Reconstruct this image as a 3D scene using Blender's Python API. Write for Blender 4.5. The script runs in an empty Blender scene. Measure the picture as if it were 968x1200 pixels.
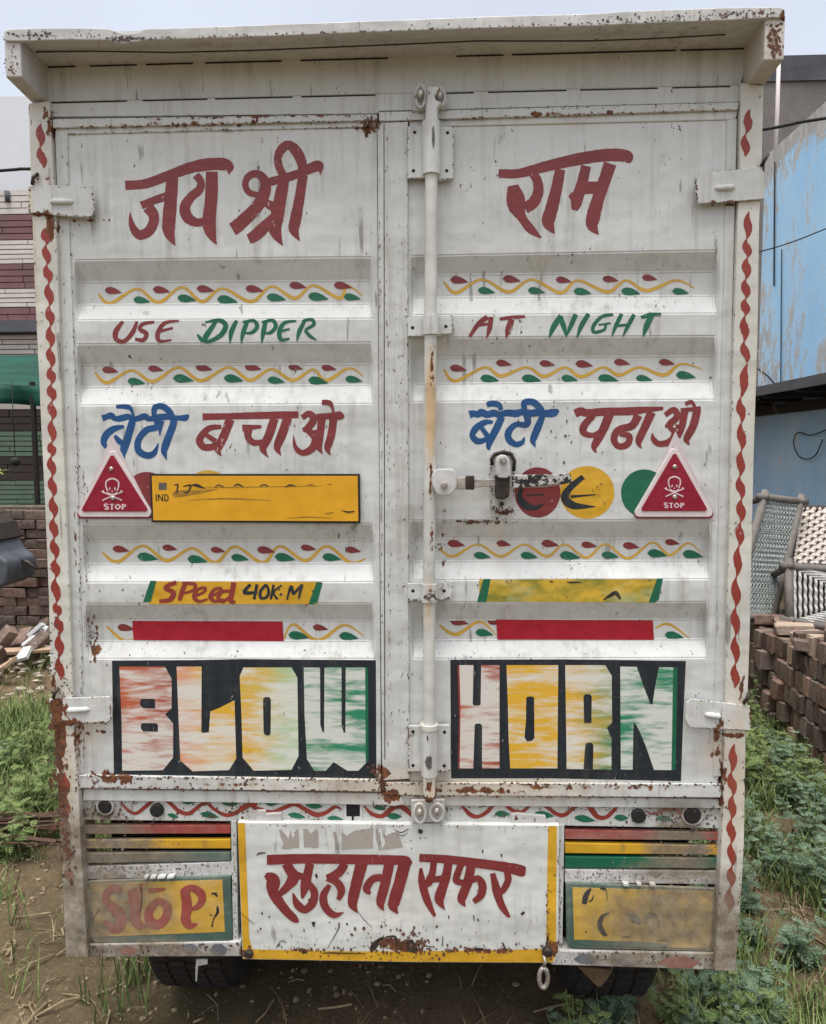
import bpy, bmesh, math, random
from mathutils import Vector, Matrix, noise
random.seed(7)
S = bpy.context.scene
COL = S.collection
# ------------------------------------------------------------------ camera, world, sun, exposure
CAM = Vector((0.122, -1.832, 1.661)); FPX = 870.0; CX, CY = 484.0, 600.0
PITCH, YAW, ROLL = math.radians(4.62), math.radians(2.18), math.radians(-0.27)
def _axes():
    f = Vector((-math.sin(YAW), math.cos(YAW), 0)); r = Vector((math.cos(YAW), math.sin(YAW), 0)); u = Vector((0, 0, 1))
    f2 = f*math.cos(PITCH) - u*math.sin(PITCH); u2 = f*math.sin(PITCH) + u*math.cos(PITCH)
    return r*math.cos(ROLL) + u2*math.sin(ROLL), -r*math.sin(ROLL) + u2*math.cos(ROLL), f2
CR, CU, CF = _axes()
cam_d = bpy.data.cameras.new("camera"); cam = bpy.data.objects.new("camera", cam_d); COL.objects.link(cam)
m3 = Matrix((CR, CU, -CF)).transposed()
cam.matrix_world = Matrix.Translation(CAM) @ m3.to_4x4()
cam_d.sensor_fit = 'HORIZONTAL'; cam_d.sensor_width = 36.0; cam_d.lens = FPX/968.0*36.0
cam_d.clip_start = 0.05; cam_d.clip_end = 8000
S.camera = cam
W = bpy.data.worlds.new("World"); S.world = W; W.use_nodes = True
wn = W.node_tree.nodes; wl = W.node_tree.links; wn.clear()
SUN_EL, SUN_ROT = math.radians(80), math.radians(200)
sky = wn.new("ShaderNodeTexSky"); sky.sky_type = 'NISHITA'; sky.sun_disc = False
sky.sun_elevation = SUN_EL; sky.sun_rotation = SUN_ROT; sky.air_density = 1.0; sky.dust_density = 4.0; sky.ozone_density = 1.0
hs = wn.new("ShaderNodeHueSaturation"); hs.inputs['Saturation'].default_value = 0.40; hs.inputs['Value'].default_value = 1.0
tcw = wn.new("ShaderNodeTexCoord"); nzw = wn.new("ShaderNodeTexNoise"); nzw.inputs['Scale'].default_value = 2.2; nzw.inputs['Detail'].default_value = 5
crw = wn.new("ShaderNodeMapRange"); crw.inputs['From Min'].default_value = 0.3; crw.inputs['From Max'].default_value = 0.7
crw.inputs['To Min'].default_value = 0.96; crw.inputs['To Max'].default_value = 1.08
mxw = wn.new("ShaderNodeVectorMath"); mxw.operation = 'SCALE'
bgn = wn.new("ShaderNodeBackground"); bgn.inputs['Strength'].default_value = 0.13
wo = wn.new("ShaderNodeOutputWorld")
wl.new(sky.outputs[0], hs.inputs['Color']); wl.new(tcw.outputs['Generated'], nzw.inputs['Vector'])
wl.new(nzw.outputs[0], crw.inputs['Value']); wl.new(hs.outputs[0], mxw.inputs[0]); wl.new(crw.outputs[0], mxw.inputs['Scale'])
wl.new(mxw.outputs[0], bgn.inputs['Color']); wl.new(bgn.outputs[0], wo.inputs['Surface'])
sun_d = bpy.data.lights.new("sun", 'SUN'); sun_d.energy = 1.4; sun_d.angle = math.radians(40); sun_d.color = (1.0, 0.985, 0.96)
sun = bpy.data.objects.new("sun", sun_d); COL.objects.link(sun)
# nishita rotation is measured from +Y towards +X
sdir = Vector((math.sin(SUN_ROT)*math.cos(SUN_EL), math.cos(SUN_ROT)*math.cos(SUN_EL), math.sin(SUN_EL)))
sun.rotation_euler = sdir.to_track_quat('Z', 'Y').to_euler(); sun.location = (0, -5, 9)
S.view_settings.view_transform = 'Standard'; S.view_settings.look = 'None'; S.view_settings.exposure = 1.0; S.view_settings.gamma = 1.0
# ------------------------------------------------------------------ helpers
def ray(px, py): return CF + CR*((px-CX)/FPX) - CU*((py-CY)/FPX)
def PY(px, py, Y=0.0):
    d = ray(px, py); t = (Y-CAM.y)/d.y; return CAM + d*t
def PX(px, py, X):
    d = ray(px, py); t = (X-CAM.x)/d.x; return CAM + d*t
def PG(px, py, z=0.0):
    d = ray(px, py); t = (z-CAM.z)/d.z; return CAM + d*t
def lin(c): return c/12.92 if c <= 0.04045 else ((c+0.055)/1.055)**2.4
def rgb(r, g, b): return (lin(r/255), lin(g/255), lin(b/255), 1.0)
def tag(o, label=None, cat=None, group=None, kind=None):
    if label: o['label'] = label
    if cat: o['category'] = cat
    if group: o['group'] = group
    if kind: o['kind'] = kind
    return o
def empty(name, loc=(0, 0, 0), rz=0.0, **k):
    o = bpy.data.objects.new(name, None); COL.objects.link(o); o.location = loc; o.rotation_euler[2] = rz
    o.empty_display_size = 0.1
    return tag(o, **k)
def mobj(name, vs, fs, mat, parent=None, smooth=False, bev=0.0, seg=2, **k):
    me = bpy.data.meshes.new(name); me.from_pydata([tuple(v) for v in vs], [], fs); me.update()
    if mat: me.materials.append(mat)
    bm = bmesh.new(); bm.from_mesh(me); bmesh.ops.recalc_face_normals(bm, faces=bm.faces[:])
    if bev: bmesh.ops.bevel(bm, geom=[e for e in bm.edges if len(e.link_faces) == 2 and e.calc_face_angle(0) > 0.3], offset=bev, segments=seg, profile=0.5, affect='EDGES', clamp_overlap=True)
    bm.to_mesh(me); bm.free()
    if smooth or bev:
        for p in me.polygons: p.use_smooth = smooth
    o = bpy.data.objects.new(name, me); COL.objects.link(o)
    if parent: o.parent = parent
    return tag(o, **k)
class MB:
    def __init__(s): s.v = []; s.f = []
    def add(s, vs, fs):
        n = len(s.v); s.v += [tuple(v) for v in vs]; s.f += [tuple(n+i for i in f) for f in fs]; return s
    def box(s, a, b):
        x0, y0, z0 = a; x1, y1, z1 = b
        return s.add([(x0,y0,z0),(x1,y0,z0),(x1,y1,z0),(x0,y1,z0),(x0,y0,z1),(x1,y0,z1),(x1,y1,z1),(x0,y1,z1)],
                     [(0,1,2,3),(4,7,6,5),(0,4,5,1),(1,5,6,2),(2,6,7,3),(3,7,4,0)])
    def prism(s, poly, y0, y1):
        n = len(poly)
        vs = [(p[0], y0, p[1]) for p in poly] + [(p[0], y1, p[1]) for p in poly]
        fs = [tuple(range(n)), tuple(reversed(range(n, 2*n)))] + [(i, n+i, n+(i+1) % n, (i+1) % n) for i in range(n)]
        return s.add(vs, fs)
    def tube(s, pts, r, n=10, caps=True):
        pts = [Vector(p) for p in pts]; R = r if isinstance(r, (list, tuple)) else [r]*len(pts)
        base = len(s.v); up = None
        for i, p in enumerate(pts):
            t = (pts[min(i+1, len(pts)-1)] - pts[max(i-1, 0)]).normalized()
            if up is None: up = Vector((0, 0, 1)) if abs(t.z) < 0.9 else Vector((0, 1, 0))
            a = t.cross(up).normalized(); b = a.cross(t).normalized(); up = b
            for k in range(n):
                w = 2*math.pi*k/n; s.v.append(tuple(p + a*math.cos(w)*R[i] + b*math.sin(w)*R[i]))
        for i in range(len(pts)-1):
            for k in range(n):
                s.f.append((base+i*n+k, base+i*n+(k+1) % n, base+(i+1)*n+(k+1) % n, base+(i+1)*n+k))
        if caps:
            s.f.append(tuple(base+k for k in reversed(range(n)))); s.f.append(tuple(base+(len(pts)-1)*n+k for k in range(n)))
        return s
    def ball(s, c, r, sx=1, sy=1, sz=1, nu=12, nv=7):
        base = len(s.v)
        for j in range(1, nv):
            ph = math.pi*j/nv
            for i in range(nu):
                th = 2*math.pi*i/nu
                s.v.append((c[0]+r*sx*math.sin(ph)*math.cos(th), c[1]+r*sy*math.sin(ph)*math.sin(th), c[2]+r*sz*math.cos(ph)))
        s.v.append((c[0], c[1], c[2]+r*sz)); s.v.append((c[0], c[1], c[2]-r*sz)); T = len(s.v)-2; B = T+1
        for j in range(nv-2):
            for i in range(nu): s.f.append((base+j*nu+i, base+(j+1)*nu+i, base+(j+1)*nu+(i+1) % nu, base+j*nu+(i+1) % nu))
        for i in range(nu):
            s.f.append((T, base+i, base+(i+1) % nu)); s.f.append((B, base+(nv-2)*nu+(i+1) % nu, base+(nv-2)*nu+i))
        return s
    def build(s, name, mat, parent=None, **k): return mobj(name, s.v, s.f, mat, parent, **k)
# ------------------------------------------------------------------ materials
class NT:
    def __init__(s, name):
        s.m = bpy.data.materials.new(name); s.m.use_nodes = True; s.t = s.m.node_tree; s.t.nodes.clear()
        s.out = s.n("ShaderNodeOutputMaterial"); s.b = s.n("ShaderNodeBsdfPrincipled"); s.l(s.b.outputs[0], s.out.inputs[0])
        s.tc = s.n("ShaderNodeTexCoord"); s.P = s.tc.outputs['Object']
    def n(s, t): return s.t.nodes.new(t)
    def l(s, a, b): s.t.links.new(a, b)
    def set(s, inp, v):
        if hasattr(v, 'links') or isinstance(v, bpy.types.NodeSocket): s.l(v, inp)
        else: inp.default_value = v
    def map(s, vec, scale=(1,1,1), loc=(0,0,0)):
        n = s.n("ShaderNodeMapping"); s.l(vec, n.inputs['Vector']); n.inputs['Scale'].default_value = scale; n.inputs['Location'].default_value = loc; return n.outputs[0]
    def noise(s, scale, detail=4, rough=0.55, vec=None, mp=None, loc=(0,0,0), dist=0.0):
        v = vec or s.P
        if mp or loc != (0,0,0): v = s.map(v, mp or (1,1,1), loc)
        n = s.n("ShaderNodeTexNoise"); s.l(v, n.inputs['Vector']); n.inputs['Scale'].default_value = scale; n.inputs['Detail'].default_value = detail
        n.inputs['Roughness'].default_value = rough; n.inputs['Distortion'].default_value = dist; return n.outputs[0]
    def mr(s, v, a, b, c=0.0, d=1.0, smooth=False):
        n = s.n("ShaderNodeMapRange"); s.set(n.inputs['Value'], v)
        if smooth: n.interpolation_type = 'SMOOTHSTEP'
        for k, x in (('From Min', a), ('From Max', b), ('To Min', c), ('To Max', d)): s.set(n.inputs[k], x)
        return n.outputs[0]
    def math(s, op, a, b=0.0):
        n = s.n("ShaderNodeMath"); n.operation = op; s.set(n.inputs[0], a); s.set(n.inputs[1], b); return n.outputs[0]
    def mix(s, f, a, b, mode='MIX'):
        n = s.n("ShaderNodeMix"); n.data_type = 'RGBA'; n.blend_type = mode
        s.set(n.inputs[0], f); s.set(n.inputs[6], a); s.set(n.inputs[7], b); return n.outputs[2]
    def sep(s, vec):
        n = s.n("ShaderNodeSeparateXYZ"); s.l(vec, n.inputs[0]); return n.outputs
    def fin(s, col, rough=0.6, bump=None, bs=0.3, bd=0.01, metal=0.0, spec=0.5):
        s.set(s.b.inputs['Base Color'], col); s.set(s.b.inputs['Roughness'], rough); s.set(s.b.inputs['Metallic'], metal)
        s.b.inputs['Specular IOR Level'].default_value = spec
        if bump is not None:
            n = s.n("ShaderNodeBump"); n.inputs['Strength'].default_value = bs; n.inputs['Distance'].default_value = bd
            s.l(bump, n.inputs['Height']); s.l(n.outputs[0], s.b.inputs['Normal'])
        return s.m
# wear map of the truck, in metres on the truck: rust and dried mud where the truck has them
def make_wear():
    g = bpy.data.node_groups.new("truck_wear", 'ShaderNodeTree')
    g.interface.new_socket("Vector", in_out='INPUT', socket_type='NodeSocketVector')
    for nm in ("Rust", "Mud", "Yellow"): g.interface.new_socket(nm, in_out='OUTPUT', socket_type='NodeSocketFloat')
    N = g.nodes; L = g.links; gi = N.new("NodeGroupInput"); go = N.new("NodeGroupOutput")
    def spots(lst):
        prev = None
        for (px, py, rx, ry, st) in lst:
            c = PY(px, py, 0.0); k = 0.00209
            a = N.new("ShaderNodeVectorMath"); a.operation = 'SUBTRACT'; L.new(gi.outputs[0], a.inputs[0]); a.inputs[1].default_value = c
            b = N.new("ShaderNodeVectorMath"); b.operation = 'MULTIPLY'; L.new(a.outputs[0], b.inputs[0]); b.inputs[1].default_value = (1/(rx*k), 0.0, 1/(ry*k))
            d = N.new("ShaderNodeVectorMath"); d.operation = 'LENGTH'; L.new(b.outputs[0], d.inputs[0])
            e = N.new("ShaderNodeMapRange"); L.new(d.outputs['Value'], e.inputs['Value'])
            e.inputs['From Min'].default_value = 0.0; e.inputs['From Max'].default_value = 1.0; e.inputs['To Min'].default_value = st; e.inputs['To Max'].default_value = 0.0
            if prev is None: prev = e.outputs[0]
            else:
                m = N.new("ShaderNodeMath"); m.operation = 'MAXIMUM'; L.new(prev, m.inputs[0]); L.new(e.outputs[0], m.inputs[1]); prev = m.outputs[0]
        return prev
    rust = [(506,430,6,50,.62),(505,560,5,60,.5),(503,915,8,20,.7),(200,34,200,9,.62),(480,28,330,8,.50),(906,60,16,34,1.15),(880,14,40,9,.9),(15,70,16,30,.6),(60,150,12,40,.7),(62,265,14,40,.7),(300,138,260,5,.55),(52,212,40,8,.6),(50,254,40,6,.7),(100,262,30,6,.4),(444,300,6,200,.35),(480,860,12,60,.4),(92,860,12,60,.55),(132,912,60,16,.75),(80,845,40,8,.95),(560,926,110,9,.7),(740,922,110,9,.55),(840,860,14,60,.6),(858,860,30,6,.8),(505,640,8,90,.5),(205,1110,80,12,.5),(72,830,20,30,1.0),(70,868,16,52,1.5),(74,930,12,50,1.2),(80,985,11,60,1.1),(66,800,10,22,.8),(910,48,30,55,.95),(18,42,36,9,.95),(148,38,26,9,1.2),(80,38,40,8,.55),
            (60,855,22,9,.9),(95,860,40,7,.5),(120,858,20,5,.7),(250,146,230,8,.48),(430,148,30,22,.6),(650,135,220,7,.45),(500,120,40,22,.35),
            (449,905,13,16,.95),(280,919,210,8,.48),(640,922,190,8,.46),(458,932,20,14,1.1),(503,930,14,14,1.0),(470,1106,52,17,.95),(350,1112,40,8,.6),(560,1112,110,8,.6),
            (106,745,10,32,.6),(110,765,12,12,.9),(88,640,8,140,.42),(846,905,10,40,.7),(845,940,12,20,.7),(867,800,10,40,.5),(745,13,20,9,.8),(850,12,60,9,.55),(600,20,140,7,.4),
            (590,600,18,6,.8),(560,612,60,6,.6),(648,1110,14,24,.9),(285,1115,10,10,1.0),(108,258,80,5,.5),(850,240,60,5,.5),(43,215,14,12,.6),(895,200,12,10,.7),
            (880,830,10,30,.7),(36,130,14,30,.45),(505,690,34,14,.42),(270,955,40,8,.5),(610,960,60,8,.5),(300,950,26,14,.45),(520,640,20,50,.42),(836,1110,14,14,.7)]
    mud = [(110,992,120,60,1.3),(798,995,62,60,1.3),(120,1060,150,95,1.0),(90,1110,80,110,1.1),(180,1115,200,28,1.0),(150,1005,170,22,.95),(110,960,80,50,.75),(800,1075,190,95,1.0),(850,1110,60,120,1.2),(760,1125,190,30,1.0),(800,1025,130,28,.85),(800,950,95,34,.75),(460,1135,420,26,.35)]
    yel = [(64,500,14,420,.55),(43,300,9,240,.9),(887,400,9,420,.9),(56,700,8,300,.7),(100,860,70,60,.7),(840,880,60,60,.8),(862,900,30,230,.9),(80,900,30,200,.9),(500,920,520,60,.8),(505,480,11,120,1.5),(503,700,10,60,.8),(505,920,30,40,1.0),(470,1060,360,130,.45),(585,640,40,70,.75),(505,250,300,60,.25),(250,160,200,14,.6),(650,145,200,14,.6),(600,620,90,30,.4),(560,720,120,40,.35),(300,870,400,200,.3),(115,800,60,150,.45)]
    def noise(scale, sc=(1,1,1), det=5):
        mp = N.new("ShaderNodeMapping"); L.new(gi.outputs[0], mp.inputs[0]); mp.inputs['Scale'].default_value = sc
        n = N.new("ShaderNodeTexNoise"); n.inputs['Scale'].default_value = scale; n.inputs['Detail'].default_value = det; n.inputs['Roughness'].default_value = 0.65
        L.new(mp.outputs[0], n.inputs['Vector']); return n.outputs[0]
    def thr(mask, nz, lo, hi, amp):
        a = N.new("ShaderNodeMath"); a.operation = 'MULTIPLY_ADD'; L.new(nz, a.inputs[0]); a.inputs[1].default_value = amp; a.inputs[2].default_value = -0.5*amp
        b = N.new("ShaderNodeMath"); b.operation = 'ADD'; L.new(a.outputs[0], b.inputs[0]); L.new(mask, b.inputs[1])
        c = N.new("ShaderNodeMapRange"); c.interpolation_type = 'SMOOTHSTEP'; L.new(b.outputs[0], c.inputs['Value']); c.inputs['From Min'].default_value = lo; c.inputs['From Max'].default_value = hi
        return c.outputs[0]
    L.new(thr(spots(rust), noise(62, (1,1,.6), 6), .40, .50, 1.6), go.inputs[0])
    L.new(thr(spots(mud), noise(16, (1,1,.8), 7), .25, .75, .7), go.inputs[1])
    L.new(thr(spots(yel), noise(9, (1.6,1,.5), 5), .25, 1.1, .8), go.inputs[2])
    return g
WEAR = make_wear()
RUST_A, RUST_B = rgb(66,42,32), rgb(134,82,50)
MUD_A, MUD_B = rgb(104,94,80), rgb(142,130,110)
def paint(name, col, rust=1.0, chips=1.0, streak=1.0, mud=1.0, brush=0.0, rough=0.5, yellow=1.0, under=None, fade=0.0, dents=1.0):
    """old hand painted sheet steel; the same wear map over every part of the truck"""
    t = NT(name)
    g = t.n("ShaderNodeGroup"); g.node_tree = WEAR; t.l(t.P, g.inputs[0])
    c = col
    big = t.noise(3.2, 5, .6)
    c = t.mix(t.mr(big, .35, .7), c, tuple(x*.90 for x in col[:3])+(1,))
    if brush:
        br = t.noise(60, 4, .6, mp=(.35,1,1.2)); c = t.mix(t.mr(br, .35, .75, 0, brush), c, tuple(min(1, x*1.45+.02) for x in col[:3])+(1,))
        br2 = t.noise(14, 3, .5, loc=(3,1,2)); c = t.mix(t.mr(br2, .45, .75, 0, brush), c, tuple(x*.62 for x in col[:3])+(1,))
    if fade: c = t.mix(t.mr(t.noise(7, 6, .7, mp=(.5,1,1), loc=(1,2,5)), .45, .7, 0, fade), c, rgb(196,188,170))
    if streak:
        st = t.noise(38, 5, .7, mp=(1,1,.045)); st2 = t.noise(4.5, 3, .5, loc=(7,0,1))
        f = t.math('MULTIPLY', t.mr(st, .48, .76, 0, .50*streak), t.mr(st2, .36, .62))
        c = t.mix(f, c, rgb(150,143,130))
        sm = t.noise(24, 7, .75, mp=(1,1,.5), loc=(2,9,4)); c = t.mix(t.mr(sm, .56, .78, 0, .35*streak), c, rgb(168,160,146))
    c = t.mix(t.math('MULTIPLY', g.outputs[2], .62*yellow), c, t.mix(t.noise(30, 5, .7, mp=(1,1,.2)), rgb(214,190,146), rgb(176,134,84)))
    if chips:
        ch = t.noise(120, 3, .6, mp=(1,1,.45), loc=(5,5,5)); cm = t.noise(5.5, 5, .7, loc=(4,4,0))
        lo = t.mr(cm, .40, .66, .78, .625)
        f = t.mr(t.math('SUBTRACT', ch, lo), 0, .022, 0, 1); f = t.math('MULTIPLY', f, min(1, chips))
        c = t.mix(f, c, under or rgb(92,78,66))
        sc = t.noise(52, 2, .5, mp=(1,1,.10), loc=(9,1,3)); sc2 = t.noise(7, 4, .6, loc=(0,8,3))
        f2 = t.math('MULTIPLY', t.mr(sc, .655, .69, 0, .6*min(1, chips)), t.mr(sc2, .48, .6))
        c = t.mix(f2, c, rgb(96,90,80))
    rr = t.noise(70, 5, .7); rc = t.mix(t.mr(rr, .35, .65), RUST_A, RUST_B)
    rf = t.math('MULTIPLY', g.outputs[0], rust)
    c = t.mix(rf, c, rc)
    mm = t.noise(34, 7, .75, mp=(1,1,.8)); mc = t.mix(t.mr(mm, .35, .65), MUD_A, MUD_B)
    mf = t.math('MULTIPLY', g.outputs[1], t.math('MULTIPLY', t.mr(t.noise(28, 6, .75, loc=(3,3,3)), .30, .56, .62, 1.0), mud))
    c = t.mix(mf, c, mc)
    dent = t.noise(4.2, 3, .5, mp=(1,1,1.3)); fine = t.noise(90, 5, .7)
    h = t.math('ADD', t.math('MULTIPLY', dent, 3.0*dents), t.math('MULTIPLY', fine, .035))
    h = t.math('SUBTRACT', h, t.math('MULTIPLY', rf, .05))
    ro = t.math('ADD', t.mr(big, .3, .7, rough-.06, rough+.1), t.math('MULTIPLY', t.math('MAXIMUM', rf, mf), .4))
    return t.fin(c, ro, h, .55, .012, spec=.4)
M = {}
M['white'] = paint('white_paint', rgb(208,209,205), streak=1.6, chips=1.0)
M['white2'] = paint('white_paint_frame', rgb(202,203,198), streak=1.9, chips=1.6)
M['cream'] = paint('cream_paint', rgb(206,203,192), yellow=.7, streak=.7)
M['whitetail'] = paint('white_tailboard_paint', rgb(212,213,207), chips=1.5)
M['red'] = paint('red_brush_paint', rgb(124,48,48), streak=.0, chips=.6, brush=.42, rough=.42, yellow=0, under=rgb(200,190,178), dents=0)
M['redp'] = paint('red_post_paint', rgb(140,54,44), streak=.0, chips=.5, brush=.25, rough=.45, yellow=.15, under=rgb(200,190,178), dents=0, rust=.8)
M['ybrush'] = paint('ochre_brush_paint', rgb(200,158,62), streak=.0, chips=.3, brush=.35, rough=.45, yellow=0, under=rgb(210,200,180), dents=0)
M['green'] = paint('green_brush_paint', rgb(22,98,70), streak=.0, chips=.4, brush=.4, rough=.42, yellow=0, under=rgb(180,190,180), dents=0)
M['blue'] = paint('blue_brush_paint', rgb(22,74,124), streak=.0, chips=.4, brush=.5, rough=.42, yellow=0, under=rgb(190,195,200), dents=0)
M['navy'] = paint('black_brush_paint', rgb(30,38,44), streak=.25, chips=.7, brush=.3, rough=.42, yellow=0, under=rgb(150,150,145), dents=0)
M['yellow'] = paint('yellow_panel_paint', rgb(206,158,38), streak=.2, chips=.7, brush=.3, rough=.5, yellow=0, under=rgb(120,100,60))
M['yellowfaded'] = paint('yellow_faded_paint', rgb(196,156,62), streak=1.0, chips=.8, brush=.3, rough=.6, yellow=.2, fade=.4)
M['greenfaded'] = paint('green_faded_paint', rgb(70,94,84), streak=.8, chips=.8, brush=.3, rough=.6, yellow=0, fade=.3)
M['redfaded'] = paint('red_faded_paint', rgb(150,62,54), streak=.7, chips=.9, brush=.3, rough=.6, yellow=0, fade=.35)
M['pinkfaded'] = paint('faded_red_letter_paint', rgb(146,62,54), streak=.6, chips=.8, brush=.4, rough=.6, yellow=0, fade=.2, mud=.62, dents=0)
M['rusty'] = paint('rusty_white_paint', rgb(198,196,192), streak=1.3, chips=1.8)
M['bluesmear'] = paint('smeared_blue_paint', rgb(78,92,112), streak=1.0, chips=.6, brush=.3, yellow=0, fade=.4, mud=.8)
M['pencil'] = paint('grey_scrape', rgb(168,160,150), streak=1.4, chips=1, yellow=.3, dents=0)
def flat(name, col, rough=.5, metal=0.0, var=.2, sc=20, bump=.0, spec=.5, bd=.004):
    t = NT(name); n = t.noise(sc, 6, .65)
    c = t.mix(t.mr(n, .3, .7), tuple(x*(1-var) for x in col[:3])+(1,), tuple(min(1, x*(1+var)) for x in col[:3])+(1,))
    return t.fin(c, t.mr(n, .3, .7, rough-.08, rough+.08), n if bump else None, bump, bd, metal, spec)
M['steel'] = flat('bare_steel', rgb(176,170,160), .42, .75, .35, 60, .2)
M['steeldark'] = flat('greasy_steel', rgb(64,56,50), .55, .5, .5, 50, .4)
M['rubber'] = flat('black_rubber', rgb(26,25,24), .8, 0, .3, 30, .3)
M['dark'] = flat('dark_underbody', rgb(34,30,27), .85, 0, .4, 12, .3)
M['mattblack'] = flat('matt_black', rgb(24,23,22), .8)
M['hole'] = flat('black_hole', rgb(14,14,14), .9)
M['tape'] = flat('red_reflective_tape', rgb(164,26,44), .32, 0, .12, 30, .05)
M['refl'] = flat('red_reflector', rgb(140,22,48), .25, 0, .14, 40, .05)
M['rim'] = flat('white_plastic', rgb(212,200,196), .4, 0, .08, 30)
M['pinkdecal'] = flat('faded_pink_sticker', rgb(202,190,190), .5, 0, .1, 30)
M['platey'] = flat('number_plate_yellow', rgb(216,158,28), .35, 0, .1, 14)
M['ink'] = flat('black_ink', rgb(30,28,26), .5)
M['smear'] = flat('smeared_ink', rgb(150,112,30), .5, 0, .4, 60)
M['whitelet'] = flat('white_lettering', rgb(214,190,194), .5)
M['bubble'] = flat('grey_steel_scrape', rgb(92,90,86), .6, .2, .3, 40)
def streakmat(name, ca, cb, x0, x1, cover):
    t = NT(name); X = t.sep(t.P)[0]
    g = t.mr(X, x0, x1, 0, 1, True)
    g = t.math('ADD', g, t.mr(t.noise(30, 3, .6, mp=(.3,1,1)), .3, .7, -.3, .3)); 
    n = t.noise(40, 5, .66, mp=(.16,1,1), dist=.6); n2 = t.noise(110, 4, .6, mp=(.12,1,1)); n3 = t.noise(9, 3, .5, mp=(.5,1,1.6), loc=(x0*7, 0, 3))
    s = t.math('ADD', t.math('ADD', t.math('MULTIPLY', n, .5), t.math('MULTIPLY', n2, .20)), t.math('MULTIPLY', n3, .50))
    f = t.mr(s, .74-cover*.30, .82-cover*.24, .10, .97)
    cc = t.n("ShaderNodeMix"); cc.data_type = 'RGBA'; cc.clamp_factor = True; t.l(g, cc.inputs[0]); cc.inputs[6].default_value = ca; cc.inputs[7].default_value = cb
    c = t.mix(f, rgb(216,215,206), cc.outputs[2])
    ch = t.noise(130, 3, .6, mp=(1,1,.6)); c = t.mix(t.mr(ch, .72, .74, 0, .8), c, rgb(120,90,60))
    return t.fin(c, .45, n2, .2, .002)
# ------------------------------------------------------------------ the truck
truck = empty('box_truck', (0, 0, 0), label='old white steel box truck seen from behind, doors covered in hand painted slogans', cat='truck')
def xz(pts, d): return [(lambda p: (p.x, p.z))(PY(x, y, d)) for x, y in pts]
def plate(name, pts, d0, d1, mat, parent, bev=0.0015, **k):
    return MB().prism(xz(pts, d0), d0, d1).build(name, mat, parent, bev=bev, **k)
def tr(pts, z): 
    ox, oy, s = z
    return [(ox+p[0]/s, oy+p[1]/s) + ((p[2]/s,) if len(p) > 2 else ()) for p in pts]
def cr(P, n=6):
    P = [P[0]] + list(P) + [P[-1]]; out = []
    for i in range(1, len(P)-2):
        a, b, c, d = P[i-1], P[i], P[i+1], P[i+2]
        for k in range(n):
            t = k/n
            out.append(tuple(0.5*(2*b[j] + (c[j]-a[j])*t + (2*a[j]-5*b[j]+4*c[j]-d[j])*t*t + (3*b[j]-a[j]-3*c[j]+d[j])*t**3) for j in range(len(b))))
    out.append(tuple(P[-2])); return out
_w = random.Random(3)
def stroke(mb, pts, d, n=6, zoff=0.0):
    pts = cr(pts, n); L = len(pts); V = []
    for i, (x, y, w) in enumerate(pts):
        a = pts[max(0, i-1)]; b = pts[min(L-1, i+1)]; tx, ty = b[0]-a[0], b[1]-a[1]; l = math.hypot(tx, ty) or 1
        nx, ny = -ty/l, tx/l; w = max(w, .15)*(1+_w.uniform(-.035, .035))/2
        dd = d - zoff - 0.00004*i/L
        V.append(PY(x+nx*w, y+ny*w, dd)); V.append(PY(x-nx*w, y-ny*w, dd))
    mb.add(V, [(2*i, 2*i+1, 2*i+3, 2*i+2) for i in range(L-1)])
def word(name, strokes, z, d, mat, parent, **k):
    mb = MB()
    for j, s in enumerate(strokes): stroke(mb, tr(s, z), d, zoff=j*0.00005)
    return mb.build(name, mat, parent, **k)
def poly(name, pts, d, mat, parent, z=None, **k):
    if z: pts = tr(pts, z)
    return mobj(name, [PY(x, y, d) for x, y in pts], [tuple(range(len(pts)))], mat, parent, **k)
def disc(name, cx, cy, r, d, mat, parent, n=40, ry=None, **k):
    return poly(name, [(cx+r*math.cos(6.2832*i/n)*(1+_w.uniform(-.012, .012)), cy+(ry or r)*math.sin(6.2832*i/n)) for i in range(n)], d, mat, parent, **k)
def bolt(name, px, py, d, r, parent, mat, h=.006):
    c = PY(px, py, d); return MB().tube([(c.x, d, c.z), (c.x, d-h*.6, c.z), (c.x, d-h, c.z)], [r, r, r*.6], 12).build(name, mat, parent, smooth=False)
# --- corner posts
def post(outer, inner, waves, seed):
    pts = outer + inner[::-1]
    p = plate('corner_post', pts, -0.012, 0.07, M['cream'], truck, bev=.002)
    rr = random.Random(seed)
    for grp in waves:
        mb = MB()
        for j in range(len(grp)-1):
            (x0, y0), (x1, y1) = grp[j], grp[j+1]; S_ = []
            for k in range(9):
                t = k/8; w = 1.3 + 8.8*math.sin(math.pi*t)**1.2*rr.uniform(.88, 1.12); o = -1.5*math.sin(2*math.pi*t)
                S_.append((x0+(x1-x0)*t+o, y0+(y1-y0)*t, w))
            stroke(mb, S_, -0.0126, n=3)
        mb.build('painted_wave', M['redp'], p, label='red wavy brush line painted down the post')
    return p
LO = [(33,121),(38,270),(41,350),(46,450),(48,500),(53,600),(57,700),(59,790),(64,870),(68,930),(72,1000),(77,1122)]
LI = [(58,118),(62,200),(67,290),(70,390),(73,490),(76,560),(80,650),(83,740),(85,800),(88,880),(92,930),(95,1000),(103,1122)]
RI = [(868,97),(867,200),(863,300),(861,370),(858,460),(856,550),(854,650),(851,740),(850,820),(848,940),(843,1040),(838,1138)]
RO = [(895,100),(893,190),(890,260),(888,400),(884,520),(882,600),(879,740),(877,800),(874,870),(872,990),(868,1060),(862,1138)]
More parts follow.
